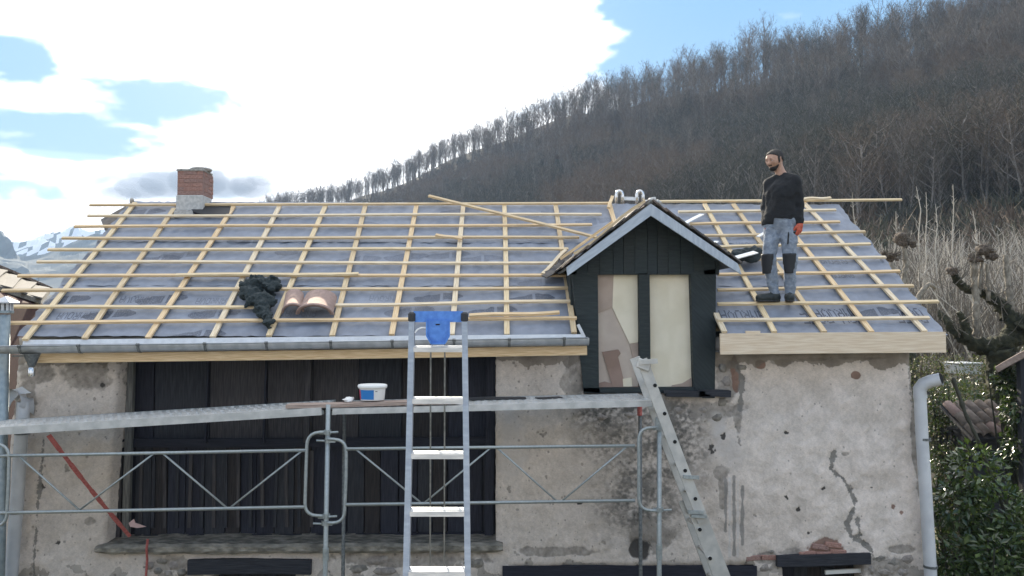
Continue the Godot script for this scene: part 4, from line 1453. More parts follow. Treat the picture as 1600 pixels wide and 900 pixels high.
# ------------------------------------------------------------------ things lying on the roof
func roof_loads() -> void:
	# loose laths
	for b in [[275, 430, 560, 428, 0.075, "loose pale batten lying on a lath left of the black jacket, uphill of it"], [733, 493, 874, 488, 0.085, "loose pale batten lying on the roof just right of the blue stepladder top"],
			[670, 306, 932, 371, 0.12, "long loose batten lying slantwise from the ridge to the dormer"], [681, 367, 722, 373, 0.075, "short batten off-cut lying on the laths in mid roof"], [848, 428, 884, 391, 0.07, "short raking batten beside the left eave of the dormer"],
			[957, 307, 951, 325, 0.10, "short upright batten stub standing at the ridge left of the hook"], [1256, 311, 1298, 309, 0.09, "short batten lying along the ridge right of the worker's head"]]:
		var g := Geo.new()
		var a := on_roof(b[0], b[1], b[4])
		var c := on_roof(b[2], b[3], b[4])
		bar(g, a, c, 0.045, 0.027, NRM, 6, 0.01)
		var o := part(self, "loose_batten", g, M["pine%d" % (int(b[0]) % 4)])
		tag(o, b[5], "batten")
	# black jacket thrown over the laths
	var jn := noise(9.0, 4, 120)
	var J := func(px: float, py: float, l: float) -> Vector3: return on_roof(px, py, l)
	var list := []
	for s in [[395, 447, 425, 445, 0.10, 0.09], [388, 458, 415, 470, 0.09, 0.08], [400, 440, 420, 437, 0.07, 0.06], [425, 450, 433, 446, 0.07, 0.045], [405, 470, 412, 486, 0.085, 0.06], [408, 484, 420, 503, 0.06, 0.05], [383, 446, 386, 458, 0.06, 0.05], [398, 470, 386, 476, 0.05, 0.02], [420, 468, 428, 470, 0.06, 0.04]]:
		list.append(cap(J.call(s[0], s[1], 0.10), J.call(s[2], s[3], 0.09), s[4], s[5], 0.05))
	var jacket := part(self, "jacket", nets(list, 0.012, Transform3D(), null, jn, 0.06, 0.08), M.black_cloth, true)
	tag(jacket, "crumpled black jacket thrown over the laths left of the clay ridge tiles", "jacket")
	# two clay ridge tiles
	for s in [[459, 475, 0.115, 0.36, 8.0, "smaller clay ridge tile lying with its open end towards the gutter, beside the jacket"], [497, 478, 0.20, 0.36, -2.0, "larger clay ridge tile lying flat on the laths right of the smaller one"]]:
		var t := thing("ridge_tile", s[5], "roof tile", on_roof(s[0], s[1], 0.06), "clay ridge tiles on the laths")
		var g := Geo.new()
		var n := 14
		var bs := Basis(Vector3.RIGHT, NRM, Vector3.RIGHT.cross(NRM)).rotated(NRM, deg_to_rad(s[4]))   # x across, y out, z down the slope
		var shell := func(r: float, i: int, z: float) -> Vector3:
			var an := PI * i / float(n)
			return t.position + bs * Vector3(cos(an) * r, sin(an) * r * (0.9 if s[2] < 0.15 else 0.62), z * s[3] - s[3] * 0.5)
		for i in n:
			for q in [[1.0, 0.92], [0.86, 0.78]]:
				g.quad(shell.call(s[2] * q[1], i, 0), shell.call(s[2] * q[0], i, 1), shell.call(s[2] * q[0], i + 1, 1), shell.call(s[2] * q[1], i + 1, 0))
			g.quad(shell.call(s[2] * 0.86, i, 1), shell.call(s[2], i, 1), shell.call(s[2], i + 1, 1), shell.call(s[2] * 0.86, i + 1, 1))
			g.quad(shell.call(s[2] * 0.78, i, 0), shell.call(s[2] * 0.92, i, 0), shell.call(s[2] * 0.92, i + 1, 0), shell.call(s[2] * 0.78, i + 1, 0))
		for i in n: g.tri(shell.call(s[2] * 0.85, i, 0.0), shell.call(s[2] * 0.85, i + 1, 0.0), t.position - bs.z * s[3] * 0.5)
		part(t, "shell", g, M.clay, true)
		var rg := Geo.new()
		for i in n:
			var a: Vector3 = shell.call(s[2] * 1.03, i, 0.97)
			var b: Vector3 = shell.call(s[2] * 1.03, i + 1, 0.97)
			bar(rg, a, b, 0.03, 0.014, bs * Vector3(cos(PI * (i + 0.5) / n), sin(PI * (i + 0.5) / n), 0))
		part(t, "rim", rg, M.clay)
	# ridge hook of a roof ladder: two bright loops and a cross bar
	var hk := thing("roof_ladder_hook", "shiny metal roof ladder hook with two loops standing on the ridge behind the dormer", "ladder hook", on_roof(985, 317, 0.06))
	for px in [968, 1000]:
		var g := Geo.new()
		var c := on_z(px, 318, -12.05)
		var pts := []
		for i in 13:
			var an := PI * i / 12.0
			pts.append(c + Vector3(cos(an) * 0.045, 0.11 + sin(an) * 0.07, 0.0))
		pts.push_front(c + Vector3(0.045, -0.05, 0)); pts.append(c + Vector3(-0.045, -0.05, 0))
		tube(g, pts, 0.026, 0.026, 10)
		part(hk, "loop", g, M.steel, true)
	var hg := Geo.new()
	bar(hg, on_z(972, 310, -12.05), on_z(998, 311, -12.05), 0.05, 0.03, Vector3.BACK)
	part(hk, "cross_bar", hg, M.alu)
	# tool bag with metal strips whose sun glint is painted white
	var bag := thing("tool_bag", "dark open tool bag on the laths between the dormer and the worker", "tool bag", on_roof(1165, 404, 0.06))
	var bl := []
	for s in [[1148, 402, 1186, 396, 0.075, 0.06], [1150, 396, 1180, 391, 0.05, 0.05], [1168, 405, 1182, 402, 0.05, 0.05]]:
		bl.append(cap(on_roof(s[0], s[1], 0.10), on_roof(s[2], s[3], 0.10), s[4], s[5], 0.04))
	part(bag, "pouch", nets(bl, 0.018, Transform3D(), null, jn, 0.04, 0.06), M.black_cloth, true)
	var hd := Geo.new()
	tube(hd, [on_roof(1186, 398, 0.12), on_roof(1192, 394, 0.15), on_roof(1197, 397, 0.10)], 0.018, 0.012, 8)
	part(bag, "handle", hd, M.rubber, true)
	for s in [[1148, 403, 1181, 394, 0.20, 0.09, "metal strip with painted sun glint laid across the dark tool bag"], [1068, 350, 1097, 335, 0.09, 0.07, "metal strip with painted sun glint leaning against the upper right slope of the dormer"], [1112, 383, 1120, 377, 0.10, 0.06, "small metal scrap with painted sun glint by the right slope of the dormer"], [1184, 370, 1198, 362, 0.12, 0.05, "small metal scrap with painted sun glint just behind the worker's thigh"]]:
		var g := Geo.new()
		bar(g, on_roof(s[0], s[1], s[4]), on_roof(s[2], s[3], s[4]), s[5], 0.012, Vector3(-0.25, 0.85, 0.45), 3, 0.006)
		var o := part(self, "glint_strip", g, M.white)
		tag(o, s[6], "metal strip")

# ------------------------------------------------------------------ scaffold
func scaffold() -> void:
	var zf := -8.35
	var zb := -9.12
	var s := thing("scaffold", "galvanised steel scaffold with walking decks and guard frames along the house front", "scaffold", Vector3(on_z(510, 700, zf).x, 0, zf))
	var upright := func(px: float, top: float, z: float, low_px: float, m: String, r := 0.0242) -> void:
		var a := on_z(px, top, z)
		var b := on_z(low_px, 900, z)
		var d := (b - a) / (a.y - b.y)
		var g := Geo.new()
		tube(g, [a, a + d * a.y * 0.5, a + d * a.y], r, r, 12)
		part(s, "standard", g, M[m], true)
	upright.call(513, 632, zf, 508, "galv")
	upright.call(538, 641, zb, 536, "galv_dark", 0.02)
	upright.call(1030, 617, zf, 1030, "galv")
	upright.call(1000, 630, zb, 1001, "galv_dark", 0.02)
	upright.call(-14, 560, zf, -16, "galv")
	# base of an upright: sleeve joints
	for q in [[1029, 660, 0.033, 0.10], [1030, 862, 0.031, 0.14], [509, 866, 0.031, 0.12]]:
		var g := Geo.new()
		lathe(g, on_z(q[0], q[1], zf), [Vector2(0.02, -q[3] / 2), Vector2(q[2], -q[3] / 2), Vector2(q[2], q[3] / 2), Vector2(0.02, q[3] / 2)], 12)
		part(s, "sleeve", g, M.galv)
	var rg := Geo.new()
	var r0 := on_z(999.5, 632, zb)
	tube(rg, [r0, r0 + Vector3(0, -0.12, 0)], 0.027, 0.027, 12)
	part(s, "red_sleeve", rg, M.strap)
	# guard frames: rails, zigzag bracing, end loops
	var line := func(called: String, a: Array, b: Array, r: float, z := -8.30) -> void:
		var g := Geo.new()
		tube(g, [on_z(a[0], a[1], z), on_z(b[0], b[1], z)], r, r, 10)
		part(s, called, g, M.galv, true)
	for f in [[[-30, 713], [478, 703.5]], [[-30, 802], [476, 792]], [[541, 701.5], [992, 696.5]], [[540, 788.5], [992, 782]]]:
		line.call("guard_rail", f[0], f[1], 0.0165)
	for f in [[[30, 713], [124, 797]], [[124, 797], [240, 709]], [[255, 709], [354, 793]], [[360, 793], [471, 705]], [[556, 702], [657, 785]], [[664, 785], [765, 701]], [[778, 701], [870, 783]], [[878, 783], [978, 699]]]:
		line.call("brace", f[0], f[1], 0.0095)
	var loop := func(pts: Array, z: float) -> void:
		var w := []
		for i in pts.size():
			w.append(on_z(pts[i][0], pts[i][1], z))
		# rounded corners
		var round_pts := [w[0]]
		for i in range(1, w.size() - 1):
			var p: Vector3 = w[i]
			var a: Vector3 = p + (w[i - 1] - p).limit_length(0.12)
			var b: Vector3 = p + (w[i + 1] - p).limit_length(0.12)
			for t in 6:
				var f := t / 5.0
				round_pts.append(a.lerp(p, f).lerp(p.lerp(b, f), f))
		round_pts.append(w[w.size() - 1])
		var g := Geo.new()
		tube(g, round_pts, 0.0165, 0.0165, 10)
		part(s, "end_loop", g, M.galv, true)
	loop.call([[506, 675], [480, 677], [478, 740], [476, 805], [504, 806]], -8.30)
	loop.call([[512, 686], [541, 687], [541, 740], [538, 817], [512, 817]], -8.31)
	loop.call([[1024, 668], [998, 669], [998, 740], [998, 797], [1026, 798]], -8.30)
	loop.call([[-10, 694], [14, 695], [14, 740], [10, 822], [-12, 822]], -8.30)
	# couplers: a collar with a bolt and wing
	for q in [[512, 675, 1], [513, 688, -1], [510, 806, 1], [508, 817, -1], [1031, 669, 1], [1031, 796, 1]]:
		var g := Geo.new()
		var c := on_z(q[0], q[1], zf)
		lathe(g, c, [Vector2(0.024, -0.022), Vector2(0.036, -0.022), Vector2(0.036, 0.022), Vector2(0.024, 0.022)], 12)
		block(g, c + Vector3(-0.045 * q[2], 0, 0.02), Vector3(0.06, 0.035, 0.04))
		tube(g, [c + Vector3(0.03 * q[2], 0, 0.035), c + Vector3(0.11 * q[2], 0.004, 0.035)], 0.011, 0.011, 8)
		part(s, "coupler", g, M.galv)
	# decks: a rim along the front and back and planked steel between
	var deck := func(a: Vector3, b: Vector3, rim: float, n: int) -> void:
		# a, b: front top edge of the rim, left and right end
		var depth := Vector3(0, 0, zb - zf)
		for k in 2:
			var g := Geo.new()
			var off := depth * k
			bar(g, a + off + Vector3(0, -rim / 2, 0), b + off + Vector3(0, -rim / 2, 0), rim, 0.03, Vector3.BACK, 4, 0.003)
			part(s, "deck_rim", g, M.deck if k == 0 else M.galv)
		var long := a.distance_to(b)
		var dir := (b - a).normalized()
		for k in n:
			var g := Geo.new()
			var z0 := lerpf(0.02, (zf - zb) - 0.02, float(k) / n)
			var w := ((zf - zb) - 0.04) / n - 0.012
			var p := a + Vector3(0, -0.006, -z0 - w / 2)
			bar(g, p, p + dir * long, w, 0.012, Vector3.UP, 6, 0.002)
			# raised anti-slip studs
			var x := 0.05
			while x < long - 0.03:
				for y in 3:
					block(g, p + dir * (x + 0.03 * (y % 2)) + Vector3(0, 0.008, w * (y - 1) * 0.3), Vector3(0.035, 0.006, 0.02))
				x += 0.085
			part(s, "deck_plank", g, M.deck)
		for t in [0.002, 0.5, 0.998]:
			var g := Geo.new()
			var p := a.lerp(b, t)
			bar(g, p + Vector3(0, -0.05, -0.02), p + Vector3(0, -0.05, zb - zf + 0.02), 0.04, 0.04, Vector3.UP)
			part(s, "transom", g, M.galv)
	deck.call(on_z(-60, 671, zf), on_z(503, 636.5, zf), 0.075, 2)
	deck.call(on_z(520, 638, zf), on_z(1018, 625.5, zf), 0.06, 3)
	# plank across the two decks, with a bucket and a crumpled paper
	var pg := Geo.new()
	bar(pg, on_z(450, 634, -8.45), on_z(716, 627, -8.45), 0.21, 0.035, Vector3.UP, 4, 0.006)
	var plank := part(self, "loose_plank", pg, M.pine_plank)
	tag(plank, "worn brownish timber plank laid along the scaffold deck under the white bucket", "plank")
	var bz := -8.5
	var b0 := on_z(582, 625, bz)
	var bucket := thing("bucket", "white plastic bucket with a blue label and closed lid on the scaffold plank", "bucket", b0)
	var oval := Basis().scaled(Vector3(1.0, 1.0, 0.8))
	var g := Geo.new()
	lathe(g, b0, [Vector2(0.0, 0.0), Vector2(0.116, 0.0), Vector2(0.121, 0.006), Vector2(0.132, 0.125), Vector2(0.134, 0.135)], 32, oval)
	part(bucket, "body", g, M.white, true)
	var lg := Geo.new()
	lathe(lg, b0, [Vector2(0.133, 0.118), Vector2(0.144, 0.121), Vector2(0.149, 0.135), Vector2(0.149, 0.148), Vector2(0.143, 0.157), Vector2(0.132, 0.160), Vector2(0.125, 0.157), Vector2(0.0, 0.157)], 32, oval)
	part(bucket, "lid", lg, M.white, true)
	# labels wrap round the wall, 2 mm proud
	var wrap := func(a0: float, a1: float, y0: float, y1: float, m: Material, called: String) -> void:
		var w := Geo.new()
		for i in 10:
			var f := func(k: int, y: float) -> Vector3:
				var an := deg_to_rad(lerpf(a0, a1, k / 10.0))
				var r := lerpf(0.121, 0.133, y / 0.13) + 0.002
				return b0 + oval * Vector3(cos(an) * r, y, sin(an) * r)
			w.quad(f.call(i, y0), f.call(i + 1, y0), f.call(i + 1, y1), f.call(i, y1))
		part(bucket, called, w, m, true)
	wrap.call(78.0, 148.0, 0.012, 0.108, M.label_blue, "label")
	wrap.call(150.0, 172.0, 0.012, 0.108, M.label_red, "label")
	wrap.call(62.0, 72.0, 0.090, 0.096, M.rubber, "print_mark")
	var paper := Geo.new()
	stone(paper, on_z(545, 624, -8.5), Vector3(0.055, 0.025, 0.05), 0.35)
	tag(part(self, "crumpled_paper", paper, M.white), "small crumpled white paper on the scaffold plank left of the bucket", "paper")
	# dark off-cuts of sheet lying on the right deck
	for q in [[790, 620, 60], [860, 617, 40], [745, 622, 30]]:
		var c := Geo.new()
		var p := on_z(q[0], q[1], -8.8)
		p.y = on_z(760, 632, zf).y + 0.018
		block(c, p, Vector3(q[2] / 140.0, 0.008, 0.16), Basis(Vector3.UP, rng.randf_range(-0.4, 0.4)) * Basis(Vector3.RIGHT, 0.03))
		tag(part(self, "felt_scrap", c, M.rubber), {790: "longest dark felt scrap on the perforated scaffold deck", 860: "dark felt scrap on the scaffold deck nearest the dormer", 745: "dark felt scrap on the scaffold deck just right of the stepladder"}[q[0]], "felt scrap")
	# red sling tied from the deck into the opening, with a pale tag
	var tie := Geo.new()
	var last := on_z(76, 680, -8.42)
	var far := on_z(203, 838, -9.35)
	for i in 8:
		var nx := on_z(76, 680, -8.42).lerp(far, (i + 1) / 8.0) + Vector3(0, -0.02 * sin(PI * (i + 1) / 8.0), 0)
		bar(tie, last, nx, 0.045 - 0.008 * (i % 2), 0.006, Vector3(0.2, 0.3, 1))
		last = nx
	tag(part(self, "red_strap", tie, M.strap), "faded red strap slanting from the left scaffold deck down into the dark opening", "strap")
	var rag := Geo.new()
	prism(rag, [on_z(201, 817, -9.5), on_z(209, 811, -9.5), on_z(211, 817, -9.48), on_z(228, 823, -9.45), on_z(214, 825, -9.47), on_z(203, 823, -9.5)], Vector3(0, 0, -0.012))
	tag(part(self, "rag", rag, M.rag), "small pale pink rag hanging at the left foot of the dark opening", "rag")
	var cord := Geo.new()
	tube(cord, [on_z(231, 842, FRONT + 0.14), on_z(229, 858, FRONT + 0.15), on_z(230, 874, FRONT + 0.06), on_z(228, 900, FRONT + 0.05), on_z(230, 960, FRONT + 0.05)], 0.013, 0.013, 6)
	tag(part(self, "red_rope", cord, M.strap), "red cord hanging over the stone sill on the left", "rope")

func ladders() -> void:
	# aluminium stepladder with a blue plastic top, standing on the terrace in front
	var zt := -4.2
	var A := func(px: float, py: float, z: float) -> Vector3: return on_z(px, py, z)
	var s := thing("stepladder", "aluminium stepladder with blue plastic top shelf standing before the house", "stepladder", Vector3(on_z(684, 500, zt).x, 3.3, zt + 0.3))
	var tl: Vector3 = A.call(644, 500, zt)
	var tr: Vector3 = A.call(726, 500, zt)
	var bl: Vector3 = A.call(635, 900, zt + 0.30)
	var br: Vector3 = A.call(731, 900, zt + 0.30)
	var legs := []
	for q in [[tl, bl], [tr, br]]:
		var d: Vector3 = (q[1] - q[0]) / (q[0].y - q[1].y)
		var foot: Vector3 = q[0] + d * (q[0].y - 3.33)
		legs.append([q[0], foot])
		var g := Geo.new()
		# C-section stile: web and two flanges
		bar(g, q[0], foot, 0.028, 0.055, Vector3.BACK, 4)
		part(s, "stile", g, M.stile)
		var fg := Geo.new()
		bar(fg, foot + Vector3(0, 0.05, 0), foot + Vector3(0, -0.03, 0), 0.04, 0.07, Vector3.BACK)
		part(s, "rubber_foot", fg, M.rubber)
		var cg := Geo.new()
		block(cg, q[0] + Vector3(0, 0.014, 0), Vector3(0.036, 0.05, 0.07), Basis(), 0.008)
		part(s, "end_cap", cg, M.rubber)
	for y in [545, 625, 710, 799, 893, 992]:
		var t: float = (on_z(684, y, zt + 0.3 * (y - 500) / 400.0).y - tl.y) / (bl.y - tl.y)
		var p: Vector3 = tl.lerp(bl, t)
		var q: Vector3 = tr.lerp(br, t)
		var g := Geo.new()
		bar(g, p + Vector3(0.012, 0, 0), q - Vector3(0.012, 0, 0), 0.065, 0.024, Vector3(0, 1, 0.10), 2)
		for k in 5: bar(g, p + Vector3(0.014, 0.0135, -0.026 + k * 0.013), q + Vector3(-0.014, 0.0135, -0.026 + k * 0.013), 0.004, 0.004, Vector3.UP)
		part(s, "step", g, M.alu)
	var hg := Geo.new()
	bar(hg, tl.lerp(tr, 0.03) + Vector3(0, 0.017, 0.005), tl.lerp(tr, 0.97) + Vector3(0, 0.017, 0.005), 0.055, 0.030, Vector3.BACK)
	part(s, "top_bar", hg, M.blue)
	var tray := Geo.new()
	var T := func(px: float, py: float) -> Vector3: return on_z(px, py, zt + 0.035)
	prism(tray, [T.call(667, 501), T.call(667, 525), T.call(674, 537), T.call(695, 537), T.call(702, 525), T.call(702, 501)], Vector3(0, 0, -0.014))
	for e in [[667, 501, 667, 525], [667, 525, 674, 537], [674, 537, 695, 537], [695, 537, 702, 525], [702, 525, 702, 501]]:
		bar(tray, T.call(e[0], e[1]) + Vector3(0, 0, 0.002), T.call(e[2], e[3]) + Vector3(0, 0, 0.002), 0.007, 0.03, Vector3.BACK)
	part(s, "folding_tray", tray, M.blue)
	var slot := Geo.new()
	block(slot, T.call(684, 507) + Vector3(0, 0, 0.002), Vector3(0.02, 0.006, 0.006))
	part(s, "tray_slot", slot, M.hole)
	var hook := Geo.new()
	tube(hook, [T.call(648, 520), T.call(652, 515), T.call(658, 512), T.call(667, 512)], 0.004, 0.004, 6)
	part(s, "bail", hook, M.white)
	# slim rear struts and their feet
	for px in [673, 695]:
		var a := on_z(px, 548, zt - 0.06)
		var b := on_z(px - 1, 900, zt - 0.42)
		var d := (b - a) / (a.y - b.y)
		var g := Geo.new()
		tube(g, [a + Vector3(0, 0.12, 0.05), a, a + d * (a.y - 3.3)], 0.0045, 0.0045, 6)
		part(s, "rear_strut", g, M.galv_dark, true)
	# pair of stiles of the old extension ladder that leans sideways against the scaffold end
	var l := thing("leaning_ladder", "weathered aluminium ladder leaning sideways against the right end of the scaffold", "ladder", on_z(1160, 1000, -8.2))
	var stile := func(z: float, called: String) -> void:
		var a := on_z(1003, 562, -8.16)
		var mid := on_z(1065, 740, -8.16)
		var b := on_z(1133, 905, -8.16)
		var dirv := (b - a).normalized()
		var end := a + dirv * (a.y / -dirv.y) * 0.999
		var off := Vector3(0, 0, z + 8.16)
		var n := Vector3(0, 0, 1)
		var g := Geo.new()
		bar(g, a + off, a.lerp(b, 0.74) + off, 0.105, 0.026, n, 6, 0.004)
		part(l, called, g, M.alu_old)
		# lower, wider section
		var wide := Geo.new()
		var side := dirv.cross(n).normalized()
		bar(wide, a.lerp(b, 0.68) + off + Vector3(-0.02, 0, -0.028), end + off + Vector3(-0.02, 0, -0.028), 0.16, 0.026, n, 6, 0.004)
		part(l, called, wide, M.alu_old)
	stile.call(-8.16, "stile")
	stile.call(-8.56, "stile")
	for q in [[1023, 602], [1038, 646], [1054, 690], [1070, 735], [1086, 779], [1093, 827], [1109, 872], [1125, 917]]:
		var g := Geo.new()
		var p := on_z(q[0], q[1], -8.16)
		tube(g, [Vector3(p.x, p.y, -8.15), Vector3(p.x, p.y, -8.57)], 0.017, 0.017, 10)
		part(l, "rung", g, M.alu_old, true)
		var h := Geo.new()
		tube(h, [Vector3(p.x, p.y, -8.150), Vector3(p.x, p.y, -8.142)], 0.019, 0.019, 10)
		part(l, "rung_end", h, M.hole)
	var hd := Geo.new()
	block(hd, on_z(1006, 570, -8.14), Vector3(0.13, 0.10, 0.05), Basis(Vector3.BACK, -0.35), 0.01)
	part(l, "head_clamp", hd, M.alu_old)
	var pg := Geo.new()
	bar(pg, on_z(999, 566, -8.12), on_z(1027, 564, -8.12), 0.045, 0.04, Vector3.BACK)
	part(l, "head_pin", pg, M.alu_old)
	for q in [[1076, 745], [1083, 800], [1088, 806]]:
		var g := Geo.new()
		bar(g, on_z(q[0] - 8, q[1], -8.13), on_z(q[0] + 16, q[1] + 1, -8.13), 0.03, 0.03, Vector3.BACK)
		part(l, "bracket", g, M.galv)

# ------------------------------------------------------------------ the roofer
func hand(w0: Vector3, d: Vector3, w: Vector3, n: Vector3) -> Array:
	# w0 wrist, d along the hand, w towards the thumb, n the way the fingers close
	d = d.normalized()
	w = (w - d * w.dot(d)).normalized()
	n = (n - d * n.dot(d) - w * n.dot(w)).normalized()
	var out := [cap(w0, w0 + d * 0.035, 0.029, 0.030, 0.012), cap(w0 + d * 0.035 + w * 0.022, w0 + d * 0.085 + w * 0.026, 0.019, 0.016, 0.012), cap(w0 + d * 0.035, w0 + d * 0.088, 0.020, 0.016, 0.012), cap(w0 + d * 0.035 - w * 0.022, w0 + d * 0.08 - w * 0.026, 0.019, 0.016, 0.012)]
	var k := 0
	for f in [[0.031, 0.072], [0.011, 0.082], [-0.010, 0.077], [-0.030, 0.060]]:
		var p: Vector3 = w0 + d * (0.090 - 0.006 * absf(k - 1)) + w * f[0]
		var ang := 0.30 + 0.05 * k
		var r := 0.0115 - 0.0006 * k
		for s in 3:
			var v: Vector3 = (d * cos(ang) + n * sin(ang))
			var q: Vector3 = p + v * f[1] * [0.42, 0.32, 0.26][s]
			out.append(cap(p, q, r, r * 0.93, 0.004))
			p = q
			ang += [0.55, 0.45, 0.3][s]
			r *= 0.93
		k += 1
	var t0 := w0 + d * 0.028 + w * 0.024
	var t1 := t0 + (d * 0.62 + w * 0.62 + n * 0.35).normalized() * 0.042
	var t2 := t1 + (d * 0.85 + w * 0.15 + n * 0.5).normalized() * 0.036
	out.append(cap(t0, t1, 0.015, 0.0125, 0.01)); out.append(cap(t1, t2, 0.0125, 0.0105, 0.006))
	return out

func worker() -> void:
	var base := on_roof(1220, 471.5, 0.058)
	var man := thing("person", "person in black sweater, grey trousers and orange gloves standing on the roof looking down", "person", base)
	var X := Transform3D(Basis(), base)
	# joints, metres from the feet: x right in the picture, z towards the viewer
	var hip_l := Vector3(0.075, 0.90, 0.055); var hip_r := Vector3(-0.070, 0.90, -0.055)
	var knee_l := Vector3(0.088, 0.475, 0.085); var knee_r := Vector3(-0.128, 0.475, 0.0)
	var ank_l := Vector3(0.105, 0.10, 0.02); var ank_r := Vector3(-0.075, 0.10, -0.01)
	var sh_l := Vector3(0.148, 1.40, 0.11); var sh_r := Vector3(-0.080, 1.40, -0.11)
	var el_l := Vector3(0.196, 1.13, 0.10); var el_r := Vector3(-0.118, 1.13, -0.14)
	var wr_l := Vector3(0.184, 0.905, 0.135); var wr_r := Vector3(-0.128, 0.91, -0.07)
	var torso := func(o: float) -> Array:
		return [cap(Vector3(0.094, 1.355, 0.075), Vector3(-0.032, 1.355, -0.08), 0.086 + o, 0.086 + o, 0.06), cap(Vector3(0.082, 1.25, 0.062), Vector3(-0.042, 1.25, -0.062), 0.103 + o, 0.103 + o, 0.07),
			cap(Vector3(-0.01, 1.30, 0.055), Vector3(0.0, 1.22, 0.06), 0.095 + o, 0.10 + o, 0.06), cap(Vector3(0.062, 1.09, 0.05), Vector3(-0.046, 1.09, -0.045), 0.100 + o, 0.100 + o, 0.07), cap(Vector3(0.0, 1.08, 0.04), Vector3(0.0, 1.0, 0.03), 0.105 + o, 0.10 + o, 0.06),
			cap(Vector3(0.128, 1.405, 0.095), Vector3(0.045, 1.475, 0.0), 0.060 + o, 0.052 + o, 0.05), cap(Vector3(-0.062, 1.405, -0.10), Vector3(0.025, 1.475, -0.02), 0.060 + o, 0.052 + o, 0.05)]
	var arms := func(o: float) -> Array:
		return [cap(sh_l, el_l, 0.057 + o, 0.045 + o, 0.03), cap(el_l, wr_l, 0.045 + o, 0.032 + o, 0.02), cap(sh_r, el_r, 0.057 + o, 0.047 + o, 0.03), cap(el_r, wr_r, 0.047 + o, 0.032 + o, 0.02)]
	var hips := func(o: float) -> Array:
		return [cap(Vector3(0.065, 0.98, 0.045), Vector3(-0.058, 0.98, -0.042), 0.105 + o, 0.105 + o, 0.06), cap(Vector3(0.07, 0.90, 0.03), Vector3(-0.055, 0.90, -0.06), 0.105 + o, 0.105 + o, 0.05), cap(Vector3(0.055, 0.90, -0.03), Vector3(0.01, 0.92, -0.06), 0.09 + o, 0.09 + o, 0.05)]
	var legs := func(o: float) -> Array:
		return [cap(hip_l, knee_l, 0.092 + o, 0.060 + o, 0.03), cap(knee_l, ank_l, 0.060 + o, 0.042 + o, 0.03), cap(hip_r, knee_r, 0.092 + o, 0.060 + o, 0.03), cap(knee_r, ank_r, 0.060 + o, 0.042 + o, 0.03),
			cap(Vector3(0.105, 0.36, 0.03), Vector3(0.10, 0.26, 0.025), 0.055 + o, 0.05 + o, 0.03), cap(Vector3(-0.095, 0.36, -0.03), Vector3(-0.085, 0.26, -0.025), 0.055 + o, 0.05 + o, 0.03)]
	# head frame: looking left, a little to the viewer, and down
	var F := Vector3(-0.80, -0.32, 0.50).normalized()
	var side := Vector3.UP.cross(F).normalized()
	var U := F.cross(side).normalized()
	var HB := Basis(side, U, F)
	var hc := Vector3(-0.062, 1.662, 0.012)
	var h := func(p: Vector3) -> Vector3: return hc + HB * p
	var skull := func(o: float) -> Array:
		return [cap(h.call(Vector3(0, 0.034, -0.035)), h.call(Vector3(0, 0.028, 0.02)), 0.079 + o, 0.076 + o, 0.03), cap(h.call(Vector3(0, -0.01, -0.03)), h.call(Vector3(0, -0.01, 0.03)), 0.068 + o, 0.066 + o, 0.04)]
	var jaw := func(o: float) -> Array:
		return [cap(h.call(Vector3(0, -0.035, 0.02)), h.call(Vector3(0, -0.082, 0.056)), 0.058 + o, 0.031 + o, 0.03), cap(h.call(Vector3(0.045, -0.05, 0.01)), h.call(Vector3(0.018, -0.085, 0.05)), 0.024 + o, 0.022 + o, 0.025), cap(h.call(Vector3(-0.045, -0.05, 0.01)), h.call(Vector3(-0.018, -0.085, 0.05)), 0.024 + o, 0.022 + o, 0.025)]
	var face: Array = skull.call(0.0) + jaw.call(0.0)
	face += [cap(h.call(Vector3(0.034, -0.018, 0.055)), h.call(Vector3(-0.034, -0.018, 0.055)), 0.030, 0.030, 0.03), cap(h.call(Vector3(0.034, 0.032, 0.082)), h.call(Vector3(-0.034, 0.032, 0.082)), 0.013, 0.013, 0.015),
		cap(h.call(Vector3(0, 0.018, 0.094)), h.call(Vector3(0, -0.022, 0.110)), 0.009, 0.013, 0.012), cap(h.call(Vector3(0.011, -0.026, 0.098)), h.call(Vector3(-0.011, -0.026, 0.098)), 0.010, 0.010, 0.01),
		cap(h.call(Vector3(0.018, -0.056, 0.080)), h.call(Vector3(-0.018, -0.056, 0.080)), 0.010, 0.010, 0.01), cap(h.call(Vector3(0.075, 0.016, -0.012)), h.call(Vector3(0.071, -0.028, -0.004)), 0.017, 0.011, 0.008), cap(h.call(Vector3(-0.075, 0.016, -0.012)), h.call(Vector3(-0.071, -0.028, -0.004)), 0.017, 0.011, 0.008),
		cap(h.call(Vector3(0.031, 0.010, 0.094)), h.call(Vector3(0.031, 0.010, 0.095)), 0.013, 0.013, -0.001), cap(h.call(Vector3(-0.031, 0.010, 0.094)), h.call(Vector3(-0.031, 0.010, 0.095)), 0.013, 0.013, -0.001)]
	var neck := [cap(Vector3(0.038, 1.46, -0.01), Vector3(-0.018, 1.60, -0.002), 0.060, 0.054, 0.03)]
	# one continuous body: trunk, limbs and neck on one grid; head and hands on finer ones in the same mesh
	var body := nets(torso.call(-0.008) + arms.call(-0.008) + hips.call(-0.008) + legs.call(-0.008) + neck + skull.call(-0.006), 0.014, X)
	var fine := nets(face + neck, 0.005, X, func(p: Vector3) -> float: return 1.50 - p.y)
	body.v.append_array(fine.v); body.t.append_array(fine.t)
